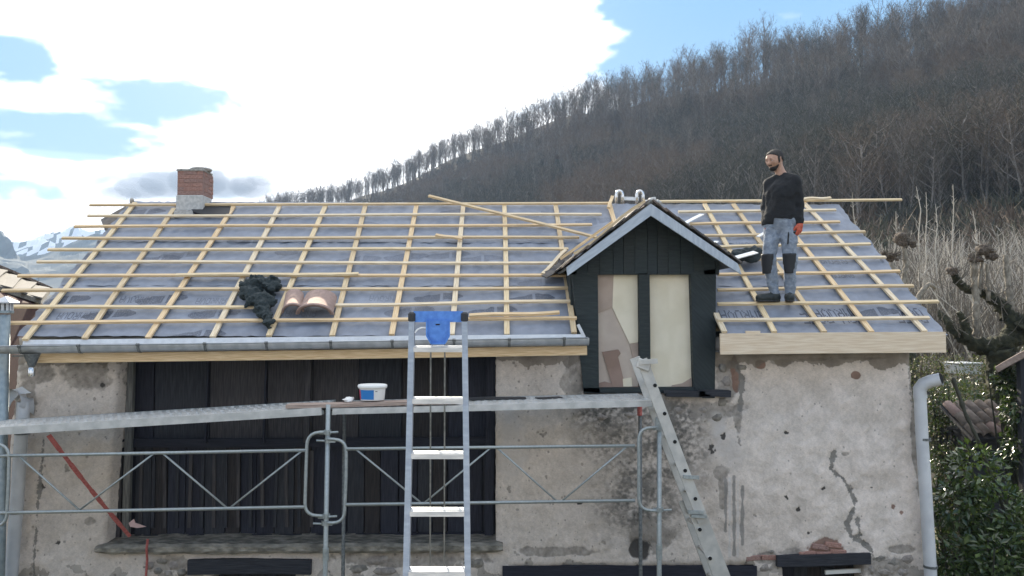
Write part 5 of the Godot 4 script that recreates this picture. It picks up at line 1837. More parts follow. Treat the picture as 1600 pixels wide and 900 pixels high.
	for q in [[wr_l, Vector3(-0.10, -1, 0.10), Vector3(-0.75, 0, 0.6), Vector3(-0.6, 0, -0.75)], [wr_r, Vector3(0.05, -1, 0.1), Vector3(-0.75, 0, 0.6), Vector3(0.6, 0, 0.75)]]:
		var hg := nets(hand(q[0], q[1], q[2], q[3]), 0.005, X, null, null, 0.0, 0.02)
		body.v.append_array(hg.v); body.t.append_array(hg.t)
	part(man, "body", body, M.skin, true)
	# gloves follow the hands
	for q in [[wr_l, Vector3(-0.10, -1, 0.10), Vector3(-0.75, 0, 0.6), Vector3(-0.6, 0, -0.75)], [wr_r, Vector3(0.05, -1, 0.1), Vector3(-0.75, 0, 0.6), Vector3(0.6, 0, 0.75)]]:
		var list := hand(q[0], q[1], q[2], q[3])
		for c in list: c[2] += 0.0035; c[3] += 0.0035
		list.append(cap(q[0] + Vector3(0, 0.015, 0), q[0] - Vector3(0, 0.02, 0), 0.033, 0.034, 0.01))
		part(man, "glove", nets(list, 0.0055, X, null, null, 0.0, 0.02), M.glove, true)
	var folds := noise(9.0, 3, 130)
	var folds2 := noise(6.0, 3, 131)
	part(man, "sweater", nets(torso.call(0.008) + arms.call(0.010) + hips.call(0.020), 0.012, X, func(p: Vector3) -> float: return maxf(0.955 - 0.015 * sin(p.x * 12.0) - p.y if p.x < 0.132 and p.x > -0.098 else 0.90 - p.y, p.y - 1.515 + 0.2 * absf(p.x - 0.03)), folds, 0.012, 0.05), M.sweater, true)
	part(man, "trousers", nets(hips.call(0.010) + legs.call(0.014) + [cap(Vector3(0.0, 1.08, 0.04), Vector3(0.0, 1.0, 0.03), 0.105, 0.10, 0.06)], 0.012, X, func(p: Vector3) -> float: return maxf(p.y - 1.01, 0.085 - p.y), folds2, 0.018, 0.05), M.trousers, true)
	for k in [[knee_l, Vector3(-0.55, 0, 0.83)], [knee_r, Vector3(-0.72, 0, 0.69)]]:
		var c: Vector3 = k[0] + Vector3(0, -0.035, 0)
		var f: Vector3 = k[1]
		part(man, "knee_pad", nets([cap(c + Vector3(0, 0.10, 0), c - Vector3(0, 0.10, 0) + Vector3(0.004, 0, -0.02), 0.098, 0.089, 0.02)], 0.008, X, func(p: Vector3) -> float: return maxf(0.048 - (p - c).dot(f), absf(p.y - c.y) - 0.115)), M.rubber, true)
	var belt := nets([cap(Vector3(0.065, 0.985, 0.045), Vector3(-0.058, 0.985, -0.042), 0.122, 0.122, 0.06)], 0.010, X, func(p: Vector3) -> float: return absf(p.y - 0.985) - 0.018)
	part(man, "belt", belt, M.sweater, true)
	# holster pocket on the thigh with dark piping
	for q in [[Vector3(0.045, 0.80, 0.155), Vector3(0.03, 0.66, 0.165), 0.012], [Vector3(0.10, 0.80, 0.165), Vector3(0.155, 0.765, 0.13), 0.02], [Vector3(0.145, 0.70, 0.12), Vector3(0.14, 0.64, 0.115), 0.018]]:
		var g := Geo.new()
		bar(g, base + q[0], base + q[1], q[2], 0.012, Vector3(0.2, 0, 1))
		part(man, "pocket_trim", g, M.sweater)
	# shoes with soles
	for q in [[Vector3(0.112, 0.052, -0.035), Vector3(0.055, 0.043, 0.155), ank_l], [Vector3(-0.052, 0.052, -0.015), Vector3(-0.262, 0.043, 0.045), ank_r]]:
		var a: Vector3 = q[0]; var b: Vector3 = q[1]
		var shoe := nets([cap(a, b, 0.047, 0.040, 0.03), cap(a.lerp(b, 0.45), b, 0.047, 0.043, 0.03), cap(a + Vector3(0, 0.0, 0), q[2] + Vector3(0, 0.035, 0), 0.05, 0.05, 0.03)], 0.009, X, func(p: Vector3) -> float: return 0.012 - p.y)
		part(man, "shoe", shoe, M.shoe, true)
		var sole := nets([cap(Vector3(a.x, 0.014, a.z), Vector3(b.x, 0.014, b.z), 0.050, 0.048, 0.02)], 0.008, X, func(p: Vector3) -> float: return absf(p.y - 0.010) - 0.010)
		part(man, "sole", sole, M.sole, true)
	# hair, beard, eyes
	var inv := HB.inverse()
	part(man, "hair", nets(skull.call(0.008), 0.006, X, func(p: Vector3) -> float:
		var l := inv * (p - hc)
		return minf((-0.055 + 0.84 * (l.z + 0.09)) - l.y, maxf(maxf(absf(l.z - 0.016) - 0.015, absf(l.y + 0.012) - 0.045), 0.05 - absf(l.x))), noise(60.0, 2, 132), 0.006, 0.03), M.hair, true)
	part(man, "beard", nets(jaw.call(0.006) + [cap(h.call(Vector3(0.016, -0.043, 0.090)), h.call(Vector3(-0.016, -0.043, 0.090)), 0.010, 0.010, 0.01)], 0.005, X, func(p: Vector3) -> float:
		var l := inv * (p - hc)
		return maxf(maxf(l.y + 0.030, 0.026 - l.z), 0.020 - sqrt(l.x * l.x * 0.8 + pow(l.y + 0.058, 2.0) * 5.0) if l.z > 0.082 else -1.0), noise(60.0, 2, 133), 0.004, 0.03), M.hair, true)
	for s in [-1.0, 1.0]:
		var eg := Geo.new()
		var ep: Vector3 = base + h.call(Vector3(0.031 * s, 0.010, 0.079))
		lathe(eg, ep - HB * Vector3(0, 0, 0), [Vector2(0, -0.012), Vector2(0.0085, -0.0085), Vector2(0.012, 0), Vector2(0.0085, 0.0085), Vector2(0, 0.012)], 10)
		part(man, "eye", eg, M.eye, true)
		var ig := Geo.new()
		lathe(ig, ep + F * 0.0105, [Vector2(0, -0.004), Vector2(0.004, 0), Vector2(0, 0.004)], 8)
		part(man, "iris", ig, M.hole, true)
		var bg := Geo.new()
		tube(bg, [base + h.call(Vector3(0.014 * s, 0.034, 0.097)), base + h.call(Vector3(0.034 * s, 0.038, 0.094)), base + h.call(Vector3(0.050 * s, 0.032, 0.082))], 0.005, 0.003, 6)
		part(man, "eyebrow", bg, M.hair)

# ------------------------------------------------------------------ left edge
func left_side() -> void:
	var at := func(px: float, py: float, depth: float) -> Vector3: return EYE + ray(px, py) * depth
	# near and far verge of the roof slope that falls towards us and to the right
	var n1: Vector3 = at.call(64, 468, 17.0); var n0: Vector3 = at.call(0, 447, 15.2)
	var f1: Vector3 = at.call(78, 453, 21.0); var f0: Vector3 = at.call(0, 421, 19.0)
	var nr := n1 + (n0 - n1) * 4.5
	var fr := f1 + (f0 - f1) * 3.4
	var home := thing("neighbour_house", "dark red house with a pale tiled roof at the left edge behind the battens", "house", Vector3(nr.x, 0, nr.z - 2.5))
	var g0 := Geo.new()
	prism(g0, [n1, f1, fr, nr], Vector3(0, -0.09, 0))
	part(home, "roof_slope", g0, M.pale_tile)
	var away := Vector3(nr.x - n1.x, n1.y - nr.y, 0)
	var g1 := Geo.new()
	prism(g1, [nr, fr, fr + away, nr + away], Vector3(0, -0.09, 0))
	part(home, "roof_slope", g1, M.pale_tile)
	for k in 12:
		var f := (k + 0.4) / 12.0
		var g := Geo.new()
		bar(g, n1.lerp(nr, f) + Vector3(0, 0.02, 0), f1.lerp(fr, f) + Vector3(0, 0.02, 0), 0.24, 0.03, Vector3(0.3, 1, 0), 24, 0.02)
		part(home, "tile_course", g, M.pale_tile if k % 2 == 0 else M.pale_tile1)
	var rg := Geo.new()
	tube(rg, [nr + Vector3(0, 0.03, 0), fr + Vector3(0, 0.03, 0)], 0.09, 0.09, 8)
	part(home, "ridge_tiles", rg, M.clay2)
	var vg := Geo.new()
	bar(vg, f1 + Vector3(0, 0.03, 0), fr + Vector3(0, 0.03, 0), 0.14, 0.06, Vector3.UP, 12, 0.02)
	part(home, "verge", vg, M.clay2)
	var inset := Vector3(-0.25, -0.08, -0.25)
	var w1 := n1 + inset; var w2 := nr + Vector3(0, -0.08, -0.25); var w3 := nr + away + Vector3(0.25, -0.08, -0.25)
	var wg := Geo.new()
	prism(wg, [Vector3(w1.x, 0, w1.z), w1, w2, w3, Vector3(w3.x, 0, w3.z)], Vector3(0, 0, -0.3))
	part(home, "gable_wall", wg, M.red_wall)
	var sg := Geo.new()
	var x1 := f1 + Vector3(-0.25, -0.08, 0.1)
	prism(sg, [Vector3(w1.x, 0, w1.z - 0.3), Vector3(x1.x, 0, x1.z), x1, w1 + Vector3(0, 0, -0.3)], Vector3(-0.3, 0, 0))
	part(home, "wall", sg, M.red_wall)
	var cg := Geo.new()
	block(cg, n1 + Vector3(-0.12, -0.04, 0.02), Vector3(0.2, 0.08, 0.12), Basis(), 0.02)
	part(home, "eave_end", cg, M.white)
	# flue pipe with a louvred cap beside the gutter end
	var z := -9.18
	var foot := on_z(8, 500, z)
	var flue := thing("flue_pipe", "grey flue pipe with a small white pyramid cap at the left end of the gutter", "flue", Vector3(foot.x, 0, z))
	var g := Geo.new()
	tube(g, [Vector3(foot.x, 0, z), Vector3(foot.x, foot.y + 0.06, z)], 0.052, 0.052, 16)
	part(flue, "pipe", g, M.flue, true)
	var hg := Geo.new()
	var y1 := on_z(8, 489, z).y
	var y2 := on_z(8, 474, z).y
	var y3 := on_z(8, 464, z).y
	block(hg, Vector3(foot.x, y1 + 0.01, z), Vector3(0.125, 0.03, 0.125), Basis(), 0.005)
	part(flue, "collar", hg, M.flue)
	for s in [[-1, -1], [-1, 1], [1, -1], [1, 1], [0, 1], [0, -1], [1, 0], [-1, 0]]:
		var pg := Geo.new()
		block(pg, Vector3(foot.x + 0.047 * s[0], (y1 + y2) / 2, z + 0.047 * s[1]), Vector3(0.028 if s[0] == 0 else 0.018, y2 - y1, 0.028 if s[1] == 0 else 0.018))
		part(flue, "louvre_post", pg, M.pvc)
	var core := Geo.new()
	block(core, Vector3(foot.x, (y1 + y2) / 2, z), Vector3(0.07, y2 - y1, 0.07))
	part(flue, "inner_tube", core, M.galv_dark)
	var tg := Geo.new()
	var r := 0.098
	var rim := [Vector3(foot.x - r, y2, z + r), Vector3(foot.x + r, y2, z + r), Vector3(foot.x + r, y2, z - r), Vector3(foot.x - r, y2, z - r)]
	for i in 4:
		var p0: Vector3 = rim[i]; var p1: Vector3 = rim[(i + 1) % 4]
		tg.quad(p0, p1, p1 + Vector3(0, 0.014, 0), p0 + Vector3(0, 0.014, 0))
		tg.tri(p0 + Vector3(0, 0.014, 0), p1 + Vector3(0, 0.014, 0), Vector3(foot.x, y3 + 0.01, z))
	tg.quad(rim[3], rim[2], rim[1], rim[0])
	part(flue, "cap", tg, M.pvc)
	# small dark conifer in the valley
	var fp: Vector3 = at.call(60, 455, 130.0)
	fp.y = 0.0
	var fir := thing("conifer", "small dark conifer far off in the valley left of the roof", "tree", fp)
	var top: float = at.call(60, 429, 130.0).y
	var kg := Geo.new()
	tube(kg, [fp, fp + Vector3(0, top, 0)], 0.25, 0.03, 6)
	part(fir, "trunk", kg, M.bark)
	var ng := Geo.new()
	for i in 260:
		var t := sqrt(rng.randf())
		var an := rng.randf() * TAU
		var y := lerpf(top, top * 0.2, t)
		var rad := t * 1.9 * rng.randf_range(0.6, 1.0)
		var tip := fp + Vector3(cos(an) * rad, y - rad * 0.3, sin(an) * rad)
		var root := fp + Vector3(0, y, 0)
		var sidev := Vector3(-sin(an), 0, cos(an)) * 0.22
		ng.tri(root + sidev, root - sidev, tip)
	part(fir, "crown", ng, M.leaf2)

# ------------------------------------------------------------------ right edge: garden
func limb(g: Geo, pts: Array, r0: float, r1: float, n: FastNoiseLite) -> void:
	# gnarled branch: a tube with an uneven radius through a smooth line
	var w := []
	for i in pts.size() - 1:
		var p0: Vector3 = pts[maxi(i - 1, 0)]; var p1: Vector3 = pts[i]; var p2: Vector3 = pts[i + 1]; var p3: Vector3 = pts[mini(i + 2, pts.size() - 1)]
		for k in 10: w.append(p1.cubic_interpolate(p2, p0, p3, k / 10.0))
	w.append(pts[pts.size() - 1])
	var prev := []
	var last := Vector3.UP
	for i in w.size():
		var d: Vector3 = (w[mini(i + 1, w.size() - 1)] - w[maxi(i - 1, 0)]).normalized()
		if i == 0: last = d.cross(Vector3(0.3, 0.5, 0.8)).normalized()
		last = (last - d * last.dot(d)).normalized()
		var o := d.cross(last)
		var r := lerpf(r0, r1, float(i) / (w.size() - 1))
		var ring := []
		for j in 10:
			var an := TAU * j / 10.0
			var v := last * cos(an) + o * sin(an)
			ring.append(w[i] + v * r * (0.92 + 0.55 * n.get_noise_3dv((w[i] + v * r) * 5.0) + 0.35 * n.get_noise_3dv((w[i] + v * r) * 14.0)))
		if i > 0:
			for j in 10: g.quad(prev[j], prev[(j + 1) % 10], ring[(j + 1) % 10], ring[j])
		else:
			for j in range(1, 9): g.tri(ring[0], ring[j + 1], ring[j])
		prev = ring
	for j in range(1, 9): g.tri(prev[0], prev[j], prev[j + 1])

func knob(parent: Node3D, c: Vector3, r: float, n: FastNoiseLite) -> void:
	var list := []
	for i in 7:
		var o := Vector3(rng.randf_range(-1, 1), rng.randf_range(-0.7, 0.7), rng.randf_range(-1, 1)) * r * 0.6
		list.append(cap(c + o, c + o * 1.3, r * rng.randf_range(0.35, 0.6), r * 0.3, r * 0.2))
	part(parent, "knuckle", nets(list, r * 0.13, Transform3D(), null, n, r * 0.35, r * 0.4), M.knob, true)
	var g := Geo.new()
	for i in 26:
		var d := Vector3(rng.randf_range(-1, 1), rng.randf_range(-0.3, 1.2), rng.randf_range(-1, 1)).normalized()
		tube(g, [c + d * r * 0.6, c + d * r * rng.randf_range(1.0, 1.5)], 0.012, 0.005, 4, false)
	part(parent, "cut_shoots", g, M.stem1)

func shrub(called: String, label: String, blobs: Array, count: int, size: float, mats: Array, foot: Vector3, category := "shrub") -> void:
	var o := thing(called, label, category, foot)
	var total := 0.0
	for b in blobs: total += b[1] * b[1]
	var geos := []
	for m in mats: geos.append(Geo.new())
	for i in count:
		var pick := rng.randf() * total
		var b: Array = blobs[0]
		for q in blobs:
			pick -= q[1] * q[1]
			b = q
			if pick < 0: break
		var d := Vector3(rng.randfn(), rng.randfn(), rng.randfn()).normalized()
		var rr: float = b[1] * pow(rng.randf_range(0.25, 1.0), 0.4) * rng.randf_range(0.85, 1.12)
		var p: Vector3 = b[0] + d * rr * Vector3(1, b[2], 1)
		if p.y < 0.02: continue
		var along := (d + Vector3(rng.randfn(), rng.randfn() - 0.3, rng.randfn()) * 0.7).normalized()
		var nrm := (d + Vector3(0, 0.8, 0) + Vector3(rng.randfn(), rng.randfn(), rng.randfn()) * 0.45).normalized()
		var sd := along.cross(nrm).normalized()
		nrm = sd.cross(along)
		var s := size * rng.randf_range(0.6, 1.25)
		var g: Geo = geos[rng.randi() % geos.size()]
		var mid := p + along * s * 0.5 - nrm * s * 0.08
		var tip := p + along * s - nrm * s * 0.15
		g.tri(p, mid + sd * s * 0.24 + nrm * s * 0.07, mid); g.tri(p, mid, mid - sd * s * 0.24 + nrm * s * 0.07)
		g.tri(mid, mid + sd * s * 0.24 + nrm * s * 0.07, tip); g.tri(mid, tip, mid - sd * s * 0.24 + nrm * s * 0.07)
	for i in mats.size(): part(o, "foliage", geos[i], M[mats[i]])
	var sg := Geo.new()
	for b in blobs:
		for k in 5:
			var e: Vector3 = b[0] + Vector3(rng.randfn(), rng.randfn() * 0.6 + 0.3, rng.randfn()) * b[1] * 0.5
			tube(sg, [foot + Vector3(rng.randfn() * 0.15, 0, rng.randfn() * 0.15), foot.lerp(e, 0.5) + Vector3(rng.randfn(), 0, rng.randfn()) * 0.1, e], 0.03, 0.008, 5, false)
	part(o, "stems", sg, M.twig_dark)

func garden() -> void:
	var at := func(px: float, py: float, depth: float) -> Vector3: return EYE + ray(px, py) * depth
	var nn := noise(1.4, 3, 140)
	# near pollarded plane with a heavy mossy limb
	var D := 14.0
	var t := thing("pollard_tree", "pollarded plane tree with a thick mossy limb and cut poles at the right edge", "tree", Vector3(at.call(1575, 560, D).x, 0, at.call(1575, 560, D).z))
	var g := Geo.new()
	limb(g, [Vector3(t.position.x, -0.1, t.position.z), at.call(1572, 700, D), at.call(1570, 600, D), at.call(1562, 545, D)], 0.34, 0.26, nn)
	part(t, "trunk", g, M.moss, true)
	for q in [[[[1640, 500, D], [1600, 518, D], [1560, 540, D], [1520, 536, D + 0.1], [1490, 515, D + 0.2], [1466, 486, D + 0.4]], 0.25, 0.05, "moss"], [[[1585, 535, D], [1583, 505, D], [1568, 482, D + 0.1], [1545, 462, D + 0.2], [1528, 455, D + 0.2], [1505, 448, D + 0.1], [1490, 428, D]], 0.15, 0.06, "moss"],
			[[[1600, 515, D - 0.2], [1625, 480, D - 0.3], [1660, 455, D - 0.3]], 0.16, 0.10, "moss"], [[[1512, 530, D], [1507, 505, D], [1497, 488, D]], 0.09, 0.05, "moss"]]:
		var lg := Geo.new()
		var w := []
		for p in q[0]: w.append(at.call(p[0], p[1], p[2]))
		limb(lg, w, q[1], q[2], nn)
		part(t, "limb", lg, M[q[3]], true)
	for q in [[1560, 540], [1535, 540], [1510, 530], [1490, 512], [1583, 505], [1568, 482], [1545, 462], [1505, 448], [1600, 518], [1625, 480]]:
		var sh := Geo.new()
		var c0: Vector3 = at.call(q[0], q[1] - 8, D)
		for k in 9:
			var d := Vector3(rng.randfn() * 0.6, rng.randf_range(0.3, 1.2), rng.randfn() * 0.6).normalized()
			var b0 := c0 + Vector3(rng.randfn() * 0.12, rng.randfn() * 0.05, rng.randfn() * 0.08)
			tube(sh, [b0, b0 + d * 0.2, b0 + d * 0.2 + (d + Vector3(0, 0.5, 0)) * rng.randf_range(0.1, 0.3)], 0.010, 0.003, 4, false)
		part(t, "shoots", sh, M.stem1)
	for q in [[[[1526, 525], [1525, 470], [1522, 430], [1522, 408]], 0.062, 0.05], [[[1583, 515], [1578, 465], [1574, 425], [1571, 398]], 0.065, 0.045], [[[1545, 470], [1543, 440], [1541, 412]], 0.035, 0.03], [[[1530, 460], [1532, 430], [1535, 408]], 0.03, 0.028]]:
		var lg := Geo.new()
		var w := []
		for p in q[0]: w.append(at.call(p[0], p[1], D + 0.05))
		limb(lg, w, q[1], q[2], nn)
		part(t, "pole", lg, M.plane_bark, true)
	for q in [[1488, 425, 0.09], [1524, 405, 0.12], [1536, 390, 0.14], [1548, 400, 0.12]]: knob(t, at.call(q[0], q[1], D), q[2], nn)
	# second pollard further back, its knuckles beside the roof
	D = 18.0
	var t2 := thing("pollard_tree", "pollarded tree with dark knuckles on thin stems just right of the roof edge", "tree", Vector3(at.call(1418, 600, D).x, 0, at.call(1418, 600, D).z))
	for q in [[[[1420, 1000], [1420, 600], [1418, 520], [1412, 480]], 0.22, 0.12], [[[1412, 490], [1412, 440], [1416, 410], [1412, 385]], 0.07, 0.04], [[[1412, 480], [1398, 440], [1394, 410]], 0.07, 0.05], [[[1416, 500], [1432, 470], [1450, 445], [1462, 450]], 0.07, 0.04]]:
		var lg := Geo.new()
		var w := []
		for p in q[0]:
			var v: Vector3 = at.call(p[0], p[1], D)
			v.y = maxf(v.y, -0.1)
			w.append(v)
		limb(lg, w, q[1], q[2], nn)
		part(t2, "trunk" if q[1] > 0.2 else "limb", lg, M.plane_bark if q[1] < 0.2 else M.moss, true)
	for q in [[1410, 375, 0.19], [1423, 382, 0.13], [1395, 402, 0.17], [1386, 398, 0.12]]: knob(t2, at.call(q[0], q[1], D), q[2], nn)
	# little shed with clay pantiles
	D = 11.5
	var s := thing("garden_shed", "small dark shed with weathered clay pantiles behind the evergreen shrub", "shed", Vector3(at.call(1560, 700, D).x, 0, at.call(1560, 700, D).z))
	var o: Vector3 = at.call(1520, 684, D)
	var ex := Vector3(1, 0.02, -0.10).normalized()
	var up := Vector3(0.0, 0.42, -0.9).normalized()
	var nr := ex.cross(up) * -1.0
	nr = up.cross(ex) * -1.0
	if nr.y < 0: nr = -nr
	for i in 5:
		for j in 3:
			var tg := Geo.new()
			var c := o + ex * (0.09 + 0.165 * i) + up * (0.26 * j + 0.02) + nr * (0.012 * (j % 2) + rng.randf() * 0.01)
			var rr := 0.085
			var seg := 7
			for k in seg:
				var f := func(a: int, e: float) -> Vector3:
					var an := PI * a / seg
					return c + ex * cos(an) * rr * (1.0 - 0.12 * e) + nr * sin(an) * rr * (0.9 - 0.12 * e) + up * e * 0.33
				tg.quad(f.call(k, 0.0), f.call(k + 1, 0.0), f.call(k + 1, 1.0), f.call(k, 1.0))
				var th: Vector3 = -nr * 0.02
				tg.quad(f.call(k, 0.0), f.call(k, 0.0) + th, f.call(k + 1, 0.0) + th, f.call(k + 1, 0.0))
			part(s, "roof_tile", tg, [M.clay1, M.clay2, M.clay1, M.clay2, M.clay][(i * 3 + j * 2) % 5 if not (i == 2 and j == 0) else 4], true)
	var bed := Geo.new()
	prism(bed, [o - nr * 0.02, o + ex * 0.86 - nr * 0.02, o + ex * 0.86 + up * 0.88 - nr * 0.02, o + up * 0.88 - nr * 0.02], -nr * 0.04)
	part(s, "roof_boarding", bed, M.old1)
	var wg := Geo.new()
	var wa := o + ex * 0.1 + up * 0.2 - nr * 0.06
	var wb := o + ex * 0.8 + up * 0.2 - nr * 0.06
	prism(wg, [Vector3(wa.x, 0, wa.z), Vector3(wb.x, 0, wb.z), wb, wa], Vector3(0, 0, -0.8))
	part(s, "wall", wg, M.old1)
	# lean-to whose pale roof edge comes in from the right
	D = 11.0
	var e0: Vector3 = at.call(1556, 577, D); var e1: Vector3 = at.call(1660, 523, D - 0.6)
	var lt := thing("lean_to", "lean-to with a pale pinkish roof edge at the right border above the leaves", "shed", Vector3(e1.x, 0, e1.z))
	var rg := Geo.new()
	prism(rg, [e0, e1, e1 + Vector3(0.75, -0.10, -1.2), e0 + Vector3(0.75, -0.10, -1.2)], Vector3(0, -0.05, 0))
	part(lt, "roof_sheet", rg, M.clay1)
	var fg := Geo.new()
	bar(fg, e0 + Vector3(0, 0.0, 0.02), e1 + Vector3(0, 0.0, 0.02), 0.075, 0.03, Vector3(0, 0.3, 1), 6, 0.02)
	part(lt, "roof_edge", fg, M.clay_pale)
	for f in [0.55, 0.95]:
		var pg := Geo.new()
		var p := e0.lerp(e1, f)
		bar(pg, Vector3(p.x, -0.1, p.z - 0.2), p + Vector3(0, -0.03, -0.2), 0.09, 0.09, Vector3.BACK)
		part(lt, "post", pg, M.old1)
	# grey water tank
	var tk: Vector3 = at.call(1504, 576, 16.0)
	var tank := thing("water_tank", "small grey box tank half hidden in the scrub right of the fascia board", "tank", tk)
	var kg := Geo.new()
	block(kg, tk, Vector3(0.42, 0.20, 0.5), Basis(Vector3.UP, 0.2), 0.015)
	part(tank, "box", kg, M.pvc)
	var lid := Geo.new()
	block(lid, tk + Vector3(0, 0.11, 0), Vector3(0.46, 0.03, 0.54), Basis(Vector3.UP, 0.2), 0.008)
	part(tank, "lid", lid, M.pvc)
	var legs := Geo.new()
	block(legs, Vector3(tk.x, (tk.y - 0.1) / 2, tk.z), Vector3(0.34, tk.y - 0.1, 0.4))
	part(tank, "stand", legs, M.mortar)
	# leaning stake
	var st := Geo.new()
	limb(st, [at.call(1489, 590, 10.6), at.call(1508, 645, 10.5), at.call(1535, 705, 10.4), at.call(1600, 880, 10.2)], 0.028, 0.022, nn)
	tag(part(self, "garden_stake", st, M.twig_dark, true), "dark stake leaning in the hedge just right of the white downpipe", "stake")
	# evergreen shrubs and hedge
	var B := func(px: float, py: float, depth: float, r: float, q: float) -> Array: return [at.call(px, py, depth), r, q]
	shrub("evergreen_shrub", "glossy dark green shrub filling the bottom right corner", [B.call(1525, 735, 10.4, 0.34, 1.0), B.call(1500, 790, 10.3, 0.33, 1.0), B.call(1560, 800, 10.2, 0.42, 0.9), B.call(1500, 880, 10.0, 0.34, 1.0), B.call(1560, 880, 9.8, 0.45, 0.9), B.call(1620, 850, 9.8, 0.5, 1.0), B.call(1540, 950, 9.7, 0.6, 0.9), B.call(1490, 960, 9.9, 0.35, 1.0)], 5600, 0.105, ["leaf", "leaf1", "leaf", "leaf3"], Vector3(at.call(1540, 900, 10.1).x, 0, at.call(1540, 900, 10.1).z))
	shrub("ivy_bush", "leafy ivy bush hanging at the right border above the tiled shed", [B.call(1592, 600, 11.2, 0.25, 1.0), B.call(1600, 640, 11.0, 0.28, 1.1), B.call(1605, 700, 11.0, 0.32, 1.1), B.call(1568, 590, 11.4, 0.14, 0.9)], 2600, 0.085, ["leaf", "leaf2"], Vector3(at.call(1640, 700, 11.2).x, 0, at.call(1640, 700, 11.2).z))
	shrub("hedge", "dull green hedge close behind the white right downpipe", [B.call(1475, 625, 12.6, 0.34, 1.2), B.call(1470, 690, 12.4, 0.34, 1.3), B.call(1510, 630, 13.2, 0.36, 1.0), B.call(1450, 640, 12.9, 0.3, 1.4), B.call(1490, 720, 12.0, 0.3, 1.0), B.call(1470, 780, 12.0, 0.4, 1.4), B.call(1480, 860, 12.0, 0.5, 1.2)], 7000, 0.06, ["leaf2", "leaf2", "leaf1", "leaf_dry"], Vector3(at.call(1480, 800, 12.6).x, 0, at.call(1480, 800, 12.6).z), "hedge")
	shrub("bramble", "dry brownish bramble bank behind the hedge and below the pollard limb", [B.call(1455, 580, 16.5, 0.5, 0.7), B.call(1500, 590, 16.0, 0.6, 0.8), B.call(1545, 600, 15.0, 0.6, 0.9), B.call(1600, 600, 15.0, 0.8, 1.0), B.call(1530, 640, 14.2, 0.5, 1.2), B.call(1570, 690, 13.5, 0.5, 1.2)], 7000, 0.06, ["leaf_dry", "leaf2", "leaf_dry"], Vector3(at.call(1530, 620, 16.0).x, 0, at.call(1530, 620, 16.0).z), "bush")
	thicket()

func thicket() -> void:
	# pale bare coppice on the bank behind the garden: nobody could count its stems
	var kinds := []
	for v in 5:
		var g := Geo.new()
		for i in 7:
			var p := Vector3(rng.randfn() * 0.3, -0.2, rng.randfn() * 0.25)
			var lean := Vector3(rng.randfn() * 0.34, 1, rng.randfn() * 0.34).normalized()
			var hgt := rng.randf_range(1.6, 4.2)
			var pts := [p]
			for k in 4:
				p = p + lean * hgt / 4.0
				lean = (lean + Vector3(rng.randfn(), 0.25, rng.randfn()) * 0.12).normalized()
				pts.append(p)
			tube(g, pts, rng.randf_range(0.018, 0.038), 0.007, 4, false)
			for k in 4:
				var f := rng.randf_range(0.3, 0.98)
				var q: Vector3 = pts[int(f * 4)].lerp(pts[mini(int(f * 4) + 1, 4)], fmod(f * 4.0, 1.0))
				var d := Vector3(rng.randfn(), 1.1, rng.randfn()).normalized()
				var e := q + d * rng.randf_range(0.3, 0.9)
				tube(g, [q, e], 0.008, 0.003, 3, false)
		kinds.append(g.mesh())
	var root := Node3D.new()
	root.name = "bare_thicket"
	add_child(root)
	tag(root, "pale bare coppice stems massed on the bank right of the roof", "thicket")
	root.set_meta("kind", "stuff")
	for v in 5:
		var xf := []
		for i in 260:
			var px := rng.randf_range(1290, 2050)
			var t := rng.randf_range(0.0, 0.135)
			var p := hill_point(px, t)
			p.y -= 0.1
			var s := rng.randf_range(0.55, 1.1)
			xf.append(Transform3D(Basis(Vector3.UP, rng.randf() * TAU).scaled(Vector3.ONE * s), p))
		scatter(root, "stems", kinds[v], xf, M.stem if v < 2 else M.stem1)
	# a few taller bare saplings one can tell apart
	for q in [[1428, 292, 26.0], [1446, 300, 27.0], [1462, 318, 25.0], [1488, 288, 28.0], [1400, 330, 26.0], [1332, 300, 30.0], [1512, 330, 27.0]]:
		var foot := hill_point(q[0] + rng.randf_range(-6, 6), 0.02)
		var tip: Vector3 = EYE + ray(q[0], q[1]) * q[2]
		foot = Vector3(tip.x, foot.y - 0.3, tip.z)
		var o := thing("bare_sapling", "slender pale bare sapling rising above the thicket right of the roof", "sapling", foot, "tall bare saplings in the thicket")
		var g := Geo.new()
		var pts := []
		var wob := Vector3()
		for k in 8:
			wob += Vector3(rng.randfn(), 0, rng.randfn()) * 0.05
			pts.append(foot.lerp(tip, k / 7.0) + wob * (1.0 if k < 7 else 0.6))
		tube(g, pts, 0.045, 0.008, 6, false)
		part(o, "stem", g, M.stem)
		var bg := Geo.new()
		for k in 26:
			var f := rng.randf_range(0.35, 0.97)
			var i := int(f * 7)
			var p: Vector3 = pts[i].lerp(pts[mini(i + 1, 7)], fmod(f * 7.0, 1.0))
			var d := Vector3(rng.randfn() * 0.6, 1.0, rng.randfn() * 0.6).normalized()
			var l := rng.randf_range(0.4, 1.2) * (1.15 - f)
			tube(bg, [p, p + d * l * 0.5 + Vector3(rng.randfn(), 0, 0) * 0.04, p + d * l], 0.012, 0.004, 4, false)
		part(o, "branches", bg, M.stem)

func scatter(parent: Node3D, called: String, mesh: Mesh, xf: Array, m: Material) -> void:
	var mm := MultiMesh.new()
	mm.transform_format = MultiMesh.TRANSFORM_3D
	mm.mesh = mesh
	mm.instance_count = xf.size()
	for i in xf.size(): mm.set_instance_transform(i, xf[i])
	var o := MultiMeshInstance3D.new()
	o.name = called
	o.multimesh = mm
	if m != null: o.material_override = m
	o.set_meta("kind", "stuff")
	parent.add_child(o, true)

